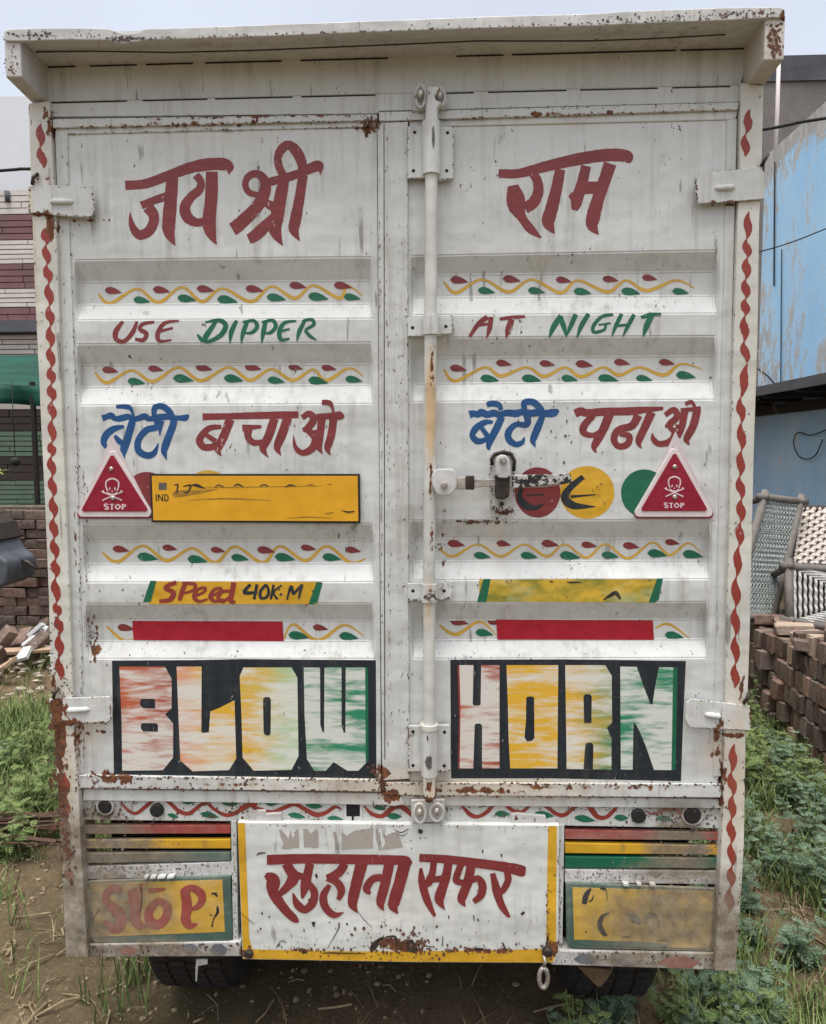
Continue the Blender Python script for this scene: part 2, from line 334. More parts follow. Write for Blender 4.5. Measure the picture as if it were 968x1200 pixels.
pl = post(LO, LI, [[(48,145),(47,172),(51,197)],
    [(53,267),(54,287),(55,310),(57,332),(58,358),(59,382),(59,407),(60,430),(60,450),(61,470),(61,492),(61,518),(60,535),(61,558),(62,582),(63,607),(63,631),(65,655),(65,677),(66,706),(68,722),(70,743),(69,770),(71,797)],
    [(76,905),(77,930),(77,958),(79,985),(81,1012),(82,1040)]], 1)
pr = post(RI, RO, [[(879,128),(874,157),(873,183)],
    [(878,248),(875,280),(876,302),(874,327),(874,350),(873,370),(872,400),(875,425)],[(876,426),(868,466),(869,495),(869,528),(867,558),(869,585),(868,612),(866,640),(863,676),(862,712),(862,745),(862,778),(861,806)],
    [(861,872),(857,905),(859,932),(857,960),(857,988),(858,1015),(856,1040),(854,1070)]], 2)
# bracket tops
YO = -0.105
def bracket(x0, x1, yt, yb):
    a = PY(x0, yt, YO); b = PY(x1, yb, YO); zt = a.z+.004; zb = b.z; zl = PY(x1, 119, 0).z if x0 < 400 else PY(x1, 100, 0).z
    mb = MB(); X0, X1 = a.x, b.x
    prof = [(YO, zt), (YO, zb), (0.03, zl-.004), (0.03, zt)]
    vs = [(X0, y, z) for y, z in prof] + [(X1, y, z) for y, z in prof]
    mb.add(vs, [(0,1,2,3),(7,6,5,4),(0,4,5,1),(1,5,6,2),(2,6,7,3),(3,7,4,0)])
    return mb.build('visor_bracket', M['rusty'], truck, bev=.003)
bracket(4.5, 25.5, 49, 90)
bracket(897, 919, 22, 70).data.materials[0] = paint('flaked_rusty_bracket_paint', rgb(198,190,180), streak=1.2, chips=2.4, rust=1.25)
# visor sheet: fascia with a dent, soffit
top = [(4,36),(10,34),(50,32.5),(110,32.5),(128,33.5),(145,39),(160,38),(170,33.5),(260,30.5),(480,22.5),(568,19),(690,16),(740,12.5),(856,8.5),(905,8),(915,8),(920,12)]
bot = [(5,47),(10,48),(27,48),(80,46.5),(128,47),(145,51),(160,49),(170,46.5),(260,44.5),(480,36),(568,33),(690,30.5),(740,28),(856,23.5),(905,20.5),(915,20.5),(920,22)]
mb = MB(); n = len(top); V = []
for (x, y) in top: V.append(PY(x, y, YO-.006))
for (x, y) in bot: V.append(PY(x, y, YO-.006))
for (x, y) in top: p = PY(x, y, YO-.006); V.append((p.x, YO+.006, p.z+.001))
for (x, y) in bot: p = PY(x, y, YO-.006); V.append((p.x, YO+.006, p.z))
F = []
for i in range(n-1):
    F += [(i, i+1, n+i+1, n+i), (2*n+i, 3*n+i, 3*n+i+1, 2*n+i+1), (i, 2*n+i, 2*n+i+1, i+1), (n+i, n+i+1, 3*n+i+1, 3*n+i)]
F += [(0, n, 3*n, 2*n), (n-1, 3*n-1, 4*n-1, 2*n-1)]
mb.add(V, F); visor = mb.build('roof_visor', M['rusty'], truck, bev=.002)
zf = PY(480, 37, YO).z + .004
a = PY(26, 48, YO); b = PY(905, 21, YO); ca = PY(54, 78, .01); cb = PY(877, 56, .01)
mobj('visor_soffit', [(a.x-.02, YO+.007, a.z+.006), (b.x+.01, YO+.007, b.z+.006), (cb.x+.01, .012, cb.z), (ca.x-.02, .012, ca.z),
      (a.x-.02, YO+.007, a.z+.018), (b.x+.01, YO+.007, b.z+.018), (cb.x+.01, .012, cb.z+.012), (ca.x-.02, .012, ca.z+.012)],
     [(0,1,2,3),(7,6,5,4),(0,4,5,1),(1,5,6,2),(2,6,7,3),(3,7,4,0)], M['white2'], truck)
wire = [PY(x, y, YO+.05) for x, y in [(42,61),(110,60),(200,61.5),(300,59),(420,54),(560,48),(690,48),(760,45.5),(850,40.5)]]
for p in wire: p.z = min(p.z, 9)
MB().tube([(p.x, YO+.05, p.z) for p in wire], .0016, 6).build('soffit_seam', M['steeldark'], truck)
# header
plate('header_panel', [(50,74),(880,52),(868,99.5),(53,119.5)], .010, .03, M['white2'], truck)
hs_ = [(56,120.8,302/2),(172,119,246),(250,118,345),(352,115.5,500)]
for x0, x1 in ((57,149),(167,243),(252,343),(353,440),(520,555),(572,664),(680,771),(788,856)):
    f = lambda x: 120.6-(x-55)*.0243
    plate('header_seam', [(x0,f(x0)-.7),(x1,f(x1)-.7),(x1,f(x1)+.9),(x0,f(x0)+.9)], .0015, .008, M['mattblack'], truck, bev=0)
for x0, x1 in ((56,88),(105,160),(171,226),(240,330),(352,455),(535,590),(600,690+102),(798,872)):
    f = lambda x: 78.6-(x-54)*.0267
    plate('soffit_gap', [(x0,f(x0)-.7),(x1,f(x1)-.7),(x1,f(x1)+.8),(x0,f(x0)+.8)], .0085, .012, M['mattblack'], truck, bev=0)
plate('header_rail', [(59,119.5),(866,99.5),(866,119.5),(445,130),(442,133),(60,137)], .002, .03, M['white2'], truck)
plate('dark_gap_backing', [(58,125),(868,105),(850,945),(86,940)], .058, .064, M['mattblack'], truck, bev=0)  # black sheet added behind the doors so their gaps show the inner darkness
# --- doors
DD, D0 = .030, .004
def corrugated(x0, c0, c1, x1, ytop, ybot, rows, parent):
    """x* and y* are functions of height; rows are (yl, yr) pairs of the pressed edges"""
    lv = [ytop] + rows + [ybot]; V = []; nx = 0; rowsN = []
    dep = [0] + [v for i in range(len(rows)) for v in [[0, 1, 1, 0][i % 4]]] + [0]
    for j, (yl, yr) in enumerate(lv):
        cols = [(x0(yl), 0), (c0(yl), 0), (c0(yl)+5, 1), (c1(yl)-5, 1), (c1(yl), 0), (x1(yl), 0)]
        xs = []
        L_, R_ = x0(yl), x1(yl)
        for i in range(len(cols)-1):
            xs.append(cols[i])
            if i == 2:
                for k in range(1, 10): t = k/10; xs.append((cols[2][0]+(cols[3][0]-cols[2][0])*t, 1))
        xs.append(cols[-1]); nx = len(xs)
        for (x, fl) in xs:
            y = yl + (yr-yl)*(x-L_)/(R_-L_); d = D0 + (DD-D0)*dep[j]*fl
            V.append(PY(x, y, d))
    F = [(j*nx+i, j*nx+i+1, (j+1)*nx+i+1, (j+1)*nx+i) for j in range(len(lv)-1) for i in range(nx-1)]
    me = bpy.data.meshes.new('corrugated_panel'); me.from_pydata([tuple(v) for v in V], [], F); me.materials.append(M['white'])
    bm = bmesh.new(); bm.from_mesh(me); bmesh.ops.recalc_face_normals(bm, faces=bm.faces[:])
    bmesh.ops.bevel(bm, geom=[e for e in bm.edges if len(e.link_faces) == 2 and e.calc_face_angle(0) > .2], offset=.003, segments=2, affect='EDGES', clamp_overlap=True)
    bm.to_mesh(me); bm.free()
    for p in me.polygons: p.use_smooth = False
    o = bpy.data.objects.new('corrugated_panel', me); COL.objects.link(o); o.parent = parent
    return o
lerp = lambda a, b, ya, yb: (lambda y: a+(b-a)*(y-ya)/(yb-ya))
ld = empty('rear_door'); ld.parent = truck; tag(ld, label='left rear door')
rd = empty('rear_door'); rd.parent = truck; tag(rd, label='right rear door')
corrugated(lerp(72,90,150,912), lerp(86,101,306,772), lerp(437.5,440,300,772), lerp(441.6,446.6,150,912), (156,150), (912,914),
    [(305,301),(331,329),(357.5,356),(375,373),(403.5,401),(428,427),(454,451),(475,473),(614,613.5),(635,633),(661,660),(682.5,682),(707.5,707),(727.5,727),(751,751),(772,772)], ld)
corrugated(lerp(477,480,150,912), lerp(480,481,306,772), lerp(843,829,300,772), lerp(858,842,150,912), (148,136), (915,917),
    [(300,293),(323,318),(349,346.5),(369,367),(396,393.5),(420,417),(450,447),(471,468),(610,609.5),(632,631),(658,657),(680,678.5),(706,705.5),(727,725.5),(750.5,749),(772,771)], rd)
def frame(d, pts, name='door_frame', d0=0.0, mat='white2', **k): return plate(name, pts, d0, .045, M[mat], d, bev=.002, **k)
frame(ld, [(64,151),(79,152),(82,290),(89,480),(96,760),(98,907),(90,907),(87,800),(75,480),(69,290)], 'stile')
frame(ld, [(61.5,139),(441.8,133.5),(441.8,141),(61.5,150)], 'top_rail', -.006)
frame(ld, [(64,150.5),(441,141.5),(441,148.5),(78,157.5),(66,158)], 'top_rail', .0005)
frame(ld, [(90,908.5),(445,914),(446,928),(91,924)], 'bottom_rail', -.004)
frame(rd, [(442.2,143.5),(478,142.5),(478,400),(479,700),(480,905),(480,913),(447.8,915),(445,600)], 'stile', -.004)
for k_, xx in ((0, 449.5),):
    plate('stile_seam', [(xx,146),(xx+.9,146),(xx+2.0+k_,890),(xx+1.0+k_,890)], -.0046, -.0038, M['steeldark'], rd, bev=0)
frame(rd, [(444,131),(866,119.5),(865.5,128.5),(444,142)], 'top_rail', -.006)
frame(rd, [(480,142),(865,129.5),(862,140),(480,149)], 'top_rail', .0005)
frame(rd, [(852,140),(864,139),(860,300),(856,480),(851,700),(846,910),(836,910),(843,560),(849,300)], 'stile')
frame(rd, [(451,917),(846,919),(845,935),(451,932)], 'bottom_rail', -.004)
# hinges, lock
def hinge(door, pts, ridge, knobs):
    h = plate('hinge_strap', pts, -.0185, -.0125, M['white2'], door, bev=.0012)
    (x0, y0), (x1, y1) = ridge; a = PY(x0, y0, -.022); b = PY(x1, y1, -.022)
    MB().tube([(a.x, -.018, a.z), (a.x*.85+b.x*.15, -.018, a.z), (a.x*.15+b.x*.85, -.019, b.z), (b.x, -.017, b.z)], [.003, .008, .007, .002], 12).build('hinge_rib', M['white2'], door, smooth=True)
    for kx, ky in knobs:
        p = PY(kx, ky, -.02); MB().tube([(p.x, -.018, p.z-.014), (p.x+.006, -.024, p.z), (p.x+.014, -.016, p.z+.012)], .0045, 8).build('hinge_pin', M['steeldark'], door, smooth=True)
hinge(ld, [(33,219),(60,217),(105,219.5),(111,230),(110.5,246),(106,255),(60,252),(33,249)], ((58,236),(86,236)), [(37,209)])
hinge(rd, [(820,203),(870,198),(896,193),(896,233),(860,236),(819,238.5),(814.5,222)], ((862,219),(838,220)), [(893,187)])
hinge(ld, [(57,819),(128,816.5),(131.5,826),(131,840),(126,846.5),(90,848),(60,851)], ((76,833),(105,832)), [(62,812)])
hinge(rd, [(804,824),(810,819),(879,827.5),(880,856),(808,852.5),(803,842)], ((846,840),(826,838)), [(872,818)])
rp = [PY(506,120,-.03), PY(505.5,200,-.03), PY(504.5,400,-.03), PY(503.2,600,-.03), PY(503,800,-.03), PY(503.5,880,-.03), PY(503.5,934,-.03)]
lockrod = MB().tube([(p.x, -.03, p.z) for p in rp], .0148, 20).build('lock_rod', paint('rod_paint', rgb(204,203,196), streak=.8, chips=2.0, yellow=1.5), truck, smooth=True, label='vertical round door lock rod')
def guide(pts, hx, hy0, hy1, r, holes, mat='white2'):
    g = plate('rod_guide', pts, -.016, -.005, M[mat], truck, bev=.0012)
    a = PY(hx, hy0, -.03); b = PY(hx, hy1, -.03)
    MB().tube([(a.x, -.03, a.z), (a.x, -.03, b.z)], r, 20).build('guide_sleeve', M[mat], g, smooth=False)
    for hx_, hy_ in holes: disc('bolt_hole', hx_, hy_, 2.0, -.0165, M['hole'], g, 12)
guide([(478,148),(530,148),(532,155),(531,209),(516,211),(496,208),(477,209)], 505.5, 143, 205, .021, [(486,155),(524.5,155.5),(484.5,200),(523.5,200)])
guide([(477.5,372.5),(529,371),(531.5,375),(531,390),(512,394),(478,394)], 505, 371, 392.5, .0205, [(483.5,384),(522.5,382.5)])
guide([(478,684),(528,682),(530,690),(528,701),(513,704),(478,704)], 503.2, 684, 705, .0195, [(484,692.5),(520.5,692.5)])
guide([(479.5,851),(527,850),(528,903),(512,905),(478,904)], 503, 853, 908, .0205, [(484,857.5),(521,858),(484,897),(520.5,897.5)])
c = PY(503, 851, -.03); MB().tube([(c.x,-.03,c.z+.006),(c.x,-.03,c.z-.006)], .0225, 20).build('rod_collar', M['cream'], truck)
for xx, yy, ww, hh in ((508,160,3.2,24),(501,865,2,8),(503,893,9,16),(505,700,15,9)):
    z_ = PY(xx, yy, -.051); 
    mb = MB(); kk = 8; V = []
    rr = random.Random(int(xx)); R_ = .0222 if yy < 600 or yy > 800 else .0208; cxr = (PY(505.5 if yy < 600 else 503, yy, -.03)).x
    for i in range(14):
        t = 6.2832*i/14; px_, pz_ = ww*.5*.0021*math.cos(t)*rr.uniform(.6, 1.3), hh*.5*.0021*math.sin(t)*rr.uniform(.75, 1.2)
        X = z_.x+px_; dx = X-cxr; dx = max(-R_*.95, min(R_*.95, dx)); V.append((cxr+dx, -.03-math.sqrt(R_*R_-dx*dx)*1.003, z_.z+pz_))
    mb.add(V, [tuple(range(14))]); mb.build('paint_chip', M['bubble'], truck)
# top and bottom keepers
def keeper(pts, eyes, hook, hookmat):
    kp = empty('lock_keeper'); kp.parent = truck
    for cx_, cy_, rx, ry in eyes:
        c = PY(cx_, cy_, -.02)
        MB().tube([(c.x + rx*.0021*math.cos(a_)*1.0, -.024, c.z + ry*.0021*math.sin(a_)) for a_ in [2*math.pi*i/18 for i in range(19)]], .0042, 8, False).build('keeper_ring', M['rusty'], kp, smooth=True)
        MB().ball((c.x, -.030, c.z+.004), .0095, .85, .8, 1.25).build('keeper_bolt', M['steel'], kp, smooth=True)
    if hook: MB().prism(xz(hook, -.045), -.045, -.018).build('cam_hook', M[hookmat], kp, bev=.003)
    plate('keeper_base', pts, -.012, -.004, M['white2'], kp)
keeper([(484,102),(521,101),(522,128),(484,130)], [(493,114,5.5,12),(515,116,6.5,9)], [(501,101),(515,101),(516,104),(509,112),(511,117),(518,119),(512,127),(513,142),(498,142),(500,128)], 'white2')
keeper([(482,938),(521,937),(521,963),(482,964)], [(492,952,7,12),(512,951,8,11)], [(496,911),(510,911),(510,932),(507,939),(499,938),(496,930)], 'cream')
# handle and hasp
def gripmat():
    t = NT('flaked_grip_paint'); n = t.noise(95, 3, .6); c = t.mix(t.mr(n, .51, .56), rgb(36,34,32), rgb(190,186,180)); return t.fin(c, .5, n, .6, .004, metal=.2)
hd = empty('lock_handle'); hd.parent = truck; tag(hd, label='steel lever handle with hasp on the right door')
plate('pivot_plate', tr([(30,200),(45,172),(70,158),(165,158),(185,180),(190,210),(190,265),(175,300),(140,328),(90,330),(55,308),(35,260)], (500,520,5.378)), -.052, -.030, M['rusty'], hd, bev=.003)
bolt('pivot_bolt', 520.5, 568.5, -.052, .0085, hd, M['steel'], .012)
plate('lever', [(534,560),(546,559),(556,561),(580,561),(602,557),(625,557),(668,556),(669,566),(640,571),(606,572),(580,570),(556,571.5),(546,573.5),(534,573.5)], -.046, -.036, M['steel'], hd, bev=.002)
plate('lever_grip', [(600,556.5),(669,555.5),(671,566),(600,572.5)], -.0485, -.035, gripmat(), hd, bev=.002)
plate('lever_collar', [(545.5,557.5),(556,557.5),(556,574),(545.5,574)], -.050, -.034, M['steeldark'], hd, bev=.002)
hp = plate('hasp_plate', tr([(405,80),(440,55),(490,45),(540,60),(553,100),(548,200),(550,330),(545,400),(520,425),(470,432),(420,420),(403,380),(402,300),(400,150)], (500,520,5.378)), -.012, .004, M['rusty'], hd, bev=.002)
MB().tube([(PY(x, y, -.018).x, -.018, PY(x, y, -.018).z) for x, y in [(577,545),(576,538),(580,532),(590,529.5),(599,532),(603,540),(602,552)]], .0045, 8).build('hasp_rim', M['steeldark'], hd, smooth=True)
plate('hasp_flap', tr([(435,110),(445,80),(470,68),(500,72),(520,95),(530,150),(530,200),(500,218),(455,215),(435,190)], (500,520,5.378)), -.062, -.050, M['rusty'], hd, bev=.003)
bolt('hasp_bolt', 589.5, 539.5, -.062, .0085, hd, M['steel'], .014); bolt('hasp_bolt', 588, 590.5, -.012, .0055, hd, M['steeldark'], .006)
plate('staple', [(580,557),(598,557),(597,582),(590,586),(581,584)], -.050, -.012, M['steeldark'], hd, bev=.004)
# --- painted slogans and ornaments
ZA, ZB = (130,150,3.723), (570,150,3.723)
dl = D0-.0004
word('painted_lettering', [
 [(62,250,40),(150,243,42),(250,208,44),(350,172,50),(430,158,54),(490,158,54),(516,172,44),(516,192,14),(516,205,2)],
 [(268,215,50),(262,300,55),(252,420,58),(255,460,46),(268,490,26),(280,512,3)],[(132,338,34),(190,315,34),(242,298,38)],[(160,345,50),(184,375,46),(186,410,44),(165,450,44),(125,466,42),(98,438,32),(86,400,18),(84,366,2)],
 [(370,205,34),(392,235,34),(386,268,38),(350,300,40),(322,345,46),(335,390,48),(375,412,36),(420,402,34)],[(440,190,52),(438,300,54),(428,400,58),(434,450,50),(448,485,26),(462,508,3)]],
 ZA, dl, M['red'], ld, label='large red Hindi words at the top of the left door')
word('painted_lettering', [
 [(692,235,36),(760,218,38),(830,195,38),(880,172,46),(908,165,44),(914,190,14),(912,205,2)],[(838,205,42),(822,310,44),(805,400,50),(798,440,46),(810,470,24),(824,492,3)],
 [(838,205,34),(832,150,44),(808,100,46),(775,74,40),(745,92,40),(728,130,34),(736,175,36),(752,205,34)],
 [(640,292,24),(602,280,28),(586,245,28),(602,210,32),(638,200,34),(668,225,42),(672,275,50),(640,340,54),(590,392,56),(548,430,58),(530,442,56)],
 [(675,325,34),(718,350,44)],[(755,225,46),(740,300,54),(724,390,58),(716,440,56),(730,480,34),(750,512,3)],[(724,368,22),(672,428,50),(630,468,50),(600,484,42)]],
 ZA, dl, M['red'], ld, label='large red Hindi word with a loop above it')
word('painted_lettering', [
 [(53,198,38),(140,198,40),(250,170,46),(380,140,52),(500,120,54),(580,118,56),(618,128,50),(616,152,18)],
 [(200,195,36),(222,230,42),(226,280,46),(205,325,50),(168,350,50)],[(116,250,44),(126,300,78),(134,345,74),(156,392,40),(192,440,38),(238,478,8)],
 [(322,180,46),(305,270,50),(285,350,56),(270,405,56),(280,435,36),(298,460,3)],[(435,165,44),(420,230,46),(402,290,50),(392,330,46),(385,358,26)],[(365,288,22),(392,310,50)],[(408,262,54),(510,258,50)],
 [(540,155,56),(515,230,54),(490,300,54),(468,380,60),(462,420,54),(474,445,30),(490,464,3)]], ZB, dl, M['red'], rd, label='large red Hindi word at the top of the right door')
ZU = (120,365,3.653)
word('painted_lettering', [[(88,42,14),(58,85,24),(60,120,20),(95,126,18),(130,88,20),(148,42,12)],[(222,45,12),(175,53,16),(160,75,18),(188,95,20),(175,122,18),(140,118,14)],[(328,40,8),(270,48,16),(242,80,20),(236,112,20),(250,127,14),(295,122,8)],[(245,85,14),(302,70,10)]], ZU, dl, M['red'], ld, label='red word USE')
word('painted_lettering', [[(490,38,14),(455,88,24),(430,122,22),(406,98,8)],[(440,46,8),(500,38,18),(528,60,22),(508,100,22),(460,127,16),(430,127,12)],[(575,38,14),(552,88,22),(546,137,4)],
 [(622,38,16),(602,92,20),(594,137,4)],[(600,45,10),(648,40,15),(662,65,18),(640,90,15),(610,92,8)],[(700,38,16),(688,92,20),(682,134,4)],[(682,46,10),(728,38,15),(742,64,18),(720,90,15),(695,92,8)],
 [(830,40,8),(780,48,16),(758,85,20),(765,120,17),(802,116,8)],[(762,85,12),(802,74,8)],[(866,38,14),(842,88,18),(832,127,4)],[(855,40,10),(895,34,14),(905,55,15),(868,78,10)],[(866,80,12),(890,106,15),(917,122,5)]], ZU, dl, M['green'], ld, label='green word DIPPER')
ZN = (540,360,3.872)
word('painted_lettering', [[(40,134,14),(80,76,22),(122,44,24)],[(138,44,22),(130,98,22),(116,142,4)],[(72,84,12),(134,74,14)],[(176,54,14),(235,46,18),(292,42,12)],[(234,48,26),(216,100,28),(206,140,5)]], ZN, dl, M['red'], rd, label='red word AT')
word('painted_lettering', [[(402,138,6),(420,92,26),(455,38,24)],[(450,40,22),(468,90,22),(480,136,6)],[(522,32,22),(497,90,20),(476,136,4)],[(580,30,20),(547,85,22),(527,138,6)],[(692,33,12),(640,43,16),(602,85,18),(606,113,15),(650,102,14),(658,76,12)],[(625,80,8),(680,72,9)],
 [(730,30,18),(702,88,18),(686,132,5)],[(787,33,18),(757,88,18),(736,132,5)],[(708,84,12),(768,78,12)],[(818,46,14),(860,35,20),(910,30,10)],[(866,38,26),(842,88,26),(828,133,5)]], ZN, dl, M['green'], rd, label='green word NIGHT')
word('painted_lettering', [[(63,162,52),(95,152,44),(130,143,50),(160,165,40),(190,165,46),(225,158,50),(260,150,46),(300,168,40),(340,162,46),(385,148,50),(420,168,40),(480,156,48),(560,150,48),(600,160,44),(650,160,40),(690,158,52),(716,135,16)],
 [(168,75,26),(230,74,36),(272,84,36),(292,120,22),(300,150,20)],[(228,224,24),(150,243,50),(92,290,56),(74,345,46),(98,385,26)],[(150,300,42),(212,352,44)],[(292,180,52),(262,290,58),(228,390,60),(222,440,34),(236,465,4)],
 [(480,170,58),(476,228,50),(400,250,50),(338,325,50),(338,405,52),(400,443,50),(455,425,44),(488,350,6)],[(505,180,56),(498,292,8)],[(456,150,36),(460,85,44),(510,70,46),(560,100,50),(592,150,46),(602,200,52),(562,310,56),(532,400,52),(538,440,30),(552,476,3)]],
 (110,465,6.453), dl, M['blue'], ld, label='blue Hindi word on the left door')
word('painted_lettering', [[(63,145,42),(200,142,38),(350,138,42),(500,135,44),(636,132,42)],[(175,205,26),(100,215,36),(46,278,44),(70,325,42),(130,322,40),(162,300,30)],[(80,250,26),(142,292,32)],[(228,160,54),(190,260,52),(157,330,46),(160,358,24),(178,380,3)],
 [(300,212,42),(415,203,18)],[(335,222,52),(336,268,40),(370,300,38),(432,293,30)],[(492,155,52),(457,260,52),(425,325,46),(434,358,26),(456,388,3)],[(572,150,54),(537,250,54),(510,318,46),(516,350,26),(532,376,3)],
 [(658,150,34),(700,126,38),(726,160,44),(692,212,42),(660,222,24)],[(690,224,34),(736,270,46),(720,330,46),(662,360,36),(618,326,26),(606,256,4)],[(720,238,28),(775,232,28)],[(775,142,50),(766,250,42),(758,320,38),(768,348,20),(780,364,3)],
 [(846,140,46),(832,250,46),(810,325,42),(816,355,20),(828,374,3)],[(742,142,30),(820,140,38),(885,136,50),(904,128,26)],[(775,58,28),(820,62,32),(840,95,16),(845,132,14)]], (225,460,5.095), dl, M['red'], ld, label='red Hindi word on the left door')
word('painted_lettering', [[(78,200,76),(120,190,58),(150,200,60),(190,182,70),(240,200,62),(300,186,64),(350,200,58),(420,185,62),(500,190,68),(560,176,60),(640,188,66),(700,180,72),(770,190,64),(840,184,76),(888,160,30)],
 [(235,112,46),(290,100,58),(348,115,52),(366,160,40)],[(292,270,28),(220,270,52),(140,322,62),(106,390,56),(150,440,58),(215,430,46),(262,380,40)],[(188,318,42),(240,390,46)],[(374,220,60),(322,330,68),(270,430,64),(252,490,44),(262,520,20)],
 [(602,200,70),(600,290,58),(500,290,52),(432,360,62),(440,428,62),(500,470,52),(558,450,42),(580,403,8)],[(582,160,46),(576,92,58),(650,86,62),(710,130,62),(742,200,52),(702,310,66),(660,415,62),(658,450,44),(678,497,6)]],
 (540,460,7.744), dl, M['blue'], rd, label='blue Hindi word on the right door')
word('painted_lettering', [[(50,140,56),(90,126,56),(130,136,52),(250,128,54),(400,125,54),(500,117,46),(640,105,22)],[(174,150,44),(112,220,52),(110,268,46),(170,285,34),(232,250,30)],[(282,140,60),(242,240,58),(190,335,52),(178,370,34),(194,402,6)],
 [(472,150,62),(432,220,52),(342,250,52),(310,308,46),(340,358,42),(400,345,46),(412,290,42),(350,278,30)],[(562,130,58),(512,240,54),(478,315,48),(480,350,26),(496,374,3)],
 [(652,150,34),(710,115,40),(732,160,44),(682,210,44),(652,228,16)],[(680,230,32),(716,270,42),(682,328,46),(612,342,40),(574,310,34),(566,270,6)],[(720,226,28),(762,230,32)],[(782,120,52),(766,220,46),(742,300,26)],
 [(866,120,52),(840,220,54),(798,300,46),(798,325,30),(814,350,6)],[(755,116,24),(890,108,34)],[(788,78,26),(825,62,26),(848,90,20),(850,118,14)]], (665,460,5.694), dl, M['red'], rd, label='red Hindi word on the right door')
def leaf(mb, x, y, mat_r, d, s=1.0, up=True):
    w = 19.5*s; h = 4.7*s; V = []
    for k in range(10):
        t = k/9; xx = x-w*.42+w*t; th = h*math.sin(math.pi*min(1, t**.75))**.8*(1-.35*t); c = y + (1 if up else .5)*(3.0*s*t*t-1)
        V.append((xx, c, max(.3, 2*th*.98)))
    stroke(mb, V, d, n=2)
def vine(pre, z, start, end, reds, greens, door, d=None, amp=(22, 20), lw=2.6):
    d = (DD if d is None else d)-.0006; ev = sorted([(x, y+amp[0]*z[2]/2+7, 0) for x, y in reds] + [(x, y-amp[1]*z[2]/2-7, 1) for x, y in greens])
    m = MB(); P = [(start[0], start[1], 4)] + [(x-4, y, (8.6 if k == 0 else 5.8)) for x, y, k in ev if start[0]+12 < x < end[0]-12] + [(end[0], end[1], 2)]
    stroke(m, tr([(a_, b_, c_*lw/2.6) for a_, b_, c_ in P], z), d, n=8)
    v = m.build('painted_vine', M['ybrush'], door)
    a_ = MB(); [leaf(a_, z[0]+x/z[2], z[1]+y/z[2], 0, d-.0004, rr.uniform(.88, 1.1)) for x, y in reds]
    b_ = MB(); [leaf(b_, z[0]+x/z[2]+2, z[1]+y/z[2], 0, d-.0004, rr.uniform(1.0, 1.25)) for x, y in greens]
    if reds: a_.build('red_leaves', M['red'], door)
    if greens: b_.build('green_leaves', M['green'], door)
rr = random.Random(5)
Z1, Z2, Z3, Z4 = (0,300,2.0), (484,300,2.0), (0,600,2.0), (484,600,2.0)
vine(0, Z1, (230,88), (850,92), [(262,82),(375,80),(478,78),(593,78),(695,70),(800,70)], [(325,104),(430,100),(525,103),(640,98),(738,96),(818,97)], ld)
vine(0, Z1, (222,272), (852,282), [(255,268),(362,265),(475,263),(590,262),(690,262),(768,263)], [(312,295),(422,288),(540,288),(640,292),(738,293),(822,290)], ld)
vine(0, Z3, (240,95), (858,108), [(280,88),(395,85),(508,90),(620,90),(720,85),(825,90)], [(338,106),(455,112),(555,108),(660,107),(770,107)], ld)
vine(0, Z3, (250,268), (312,298), [(292,272)], [], ld); vine(0, Z3, (666,296), (852,290), [(748,272)], [(692,290),(810,292)], ld)
vine(0, Z2, (72,60), (660,75), [(105,57),(228,55),(350,57),(460,55),(552,52)], [(165,82),(282,82),(390,84),(503,84),(620,84)], rd)
vine(0, Z2, (72,265), (678,265), [(103,264),(210,252),(312,253),(398,254),(487,250),(592,250)], [(172,288),(270,288),(360,288),(450,288),(535,288),(632,280)], rd)
vine(0, Z4, (60,85), (675,95), [(98,75),(210,75),(318,75),(410,78),(508,80),(605,72)], [(155,103),(265,103),(360,103),(455,102),(565,98),(648,100)], rd, lw=2.0)
vine(0, Z4, (62,265), (197,290), [(105,258),(190,258)], [(160,284)], rd); vine(0, Z4, (568,272), (650,298), [], [(605,290)], rd)
# discs with marks
disc('painted_disc', 172, 579, 26, dl+.0001, M['red'], ld, label='red painted disc'); disc('painted_disc', 244, 580, 29, dl+.0001, M['ybrush'], ld, label='yellow painted disc')
disc('painted_disc', 630, 577, 27, dl+.0001, M['red'], rd, ry=29.5, label='red painted disc'); disc('painted_disc', 688, 577, 32, dl+.0001, M['yellow'], rd, ry=31, label='yellow painted disc'); disc('painted_disc', 755, 578, 27.5, dl+.0001, M['green'], rd, ry=28, label='dark green painted disc')
word('painted_mark', [[(600,274,20),(586,330,36),(618,384,48),(680,404,30),(742,378,3)],[(625,326,8),(742,320,10)]], (500,520,5.378), dl-.0004, M['navy'], rd)
word('painted_mark', [[(522,138,16),(476,178,22),(462,210,28),(492,235,24),(562,238,3)],[(480,205,10),(565,198,3)]], (500,510,2.847), dl-.0004, M['navy'], rd)
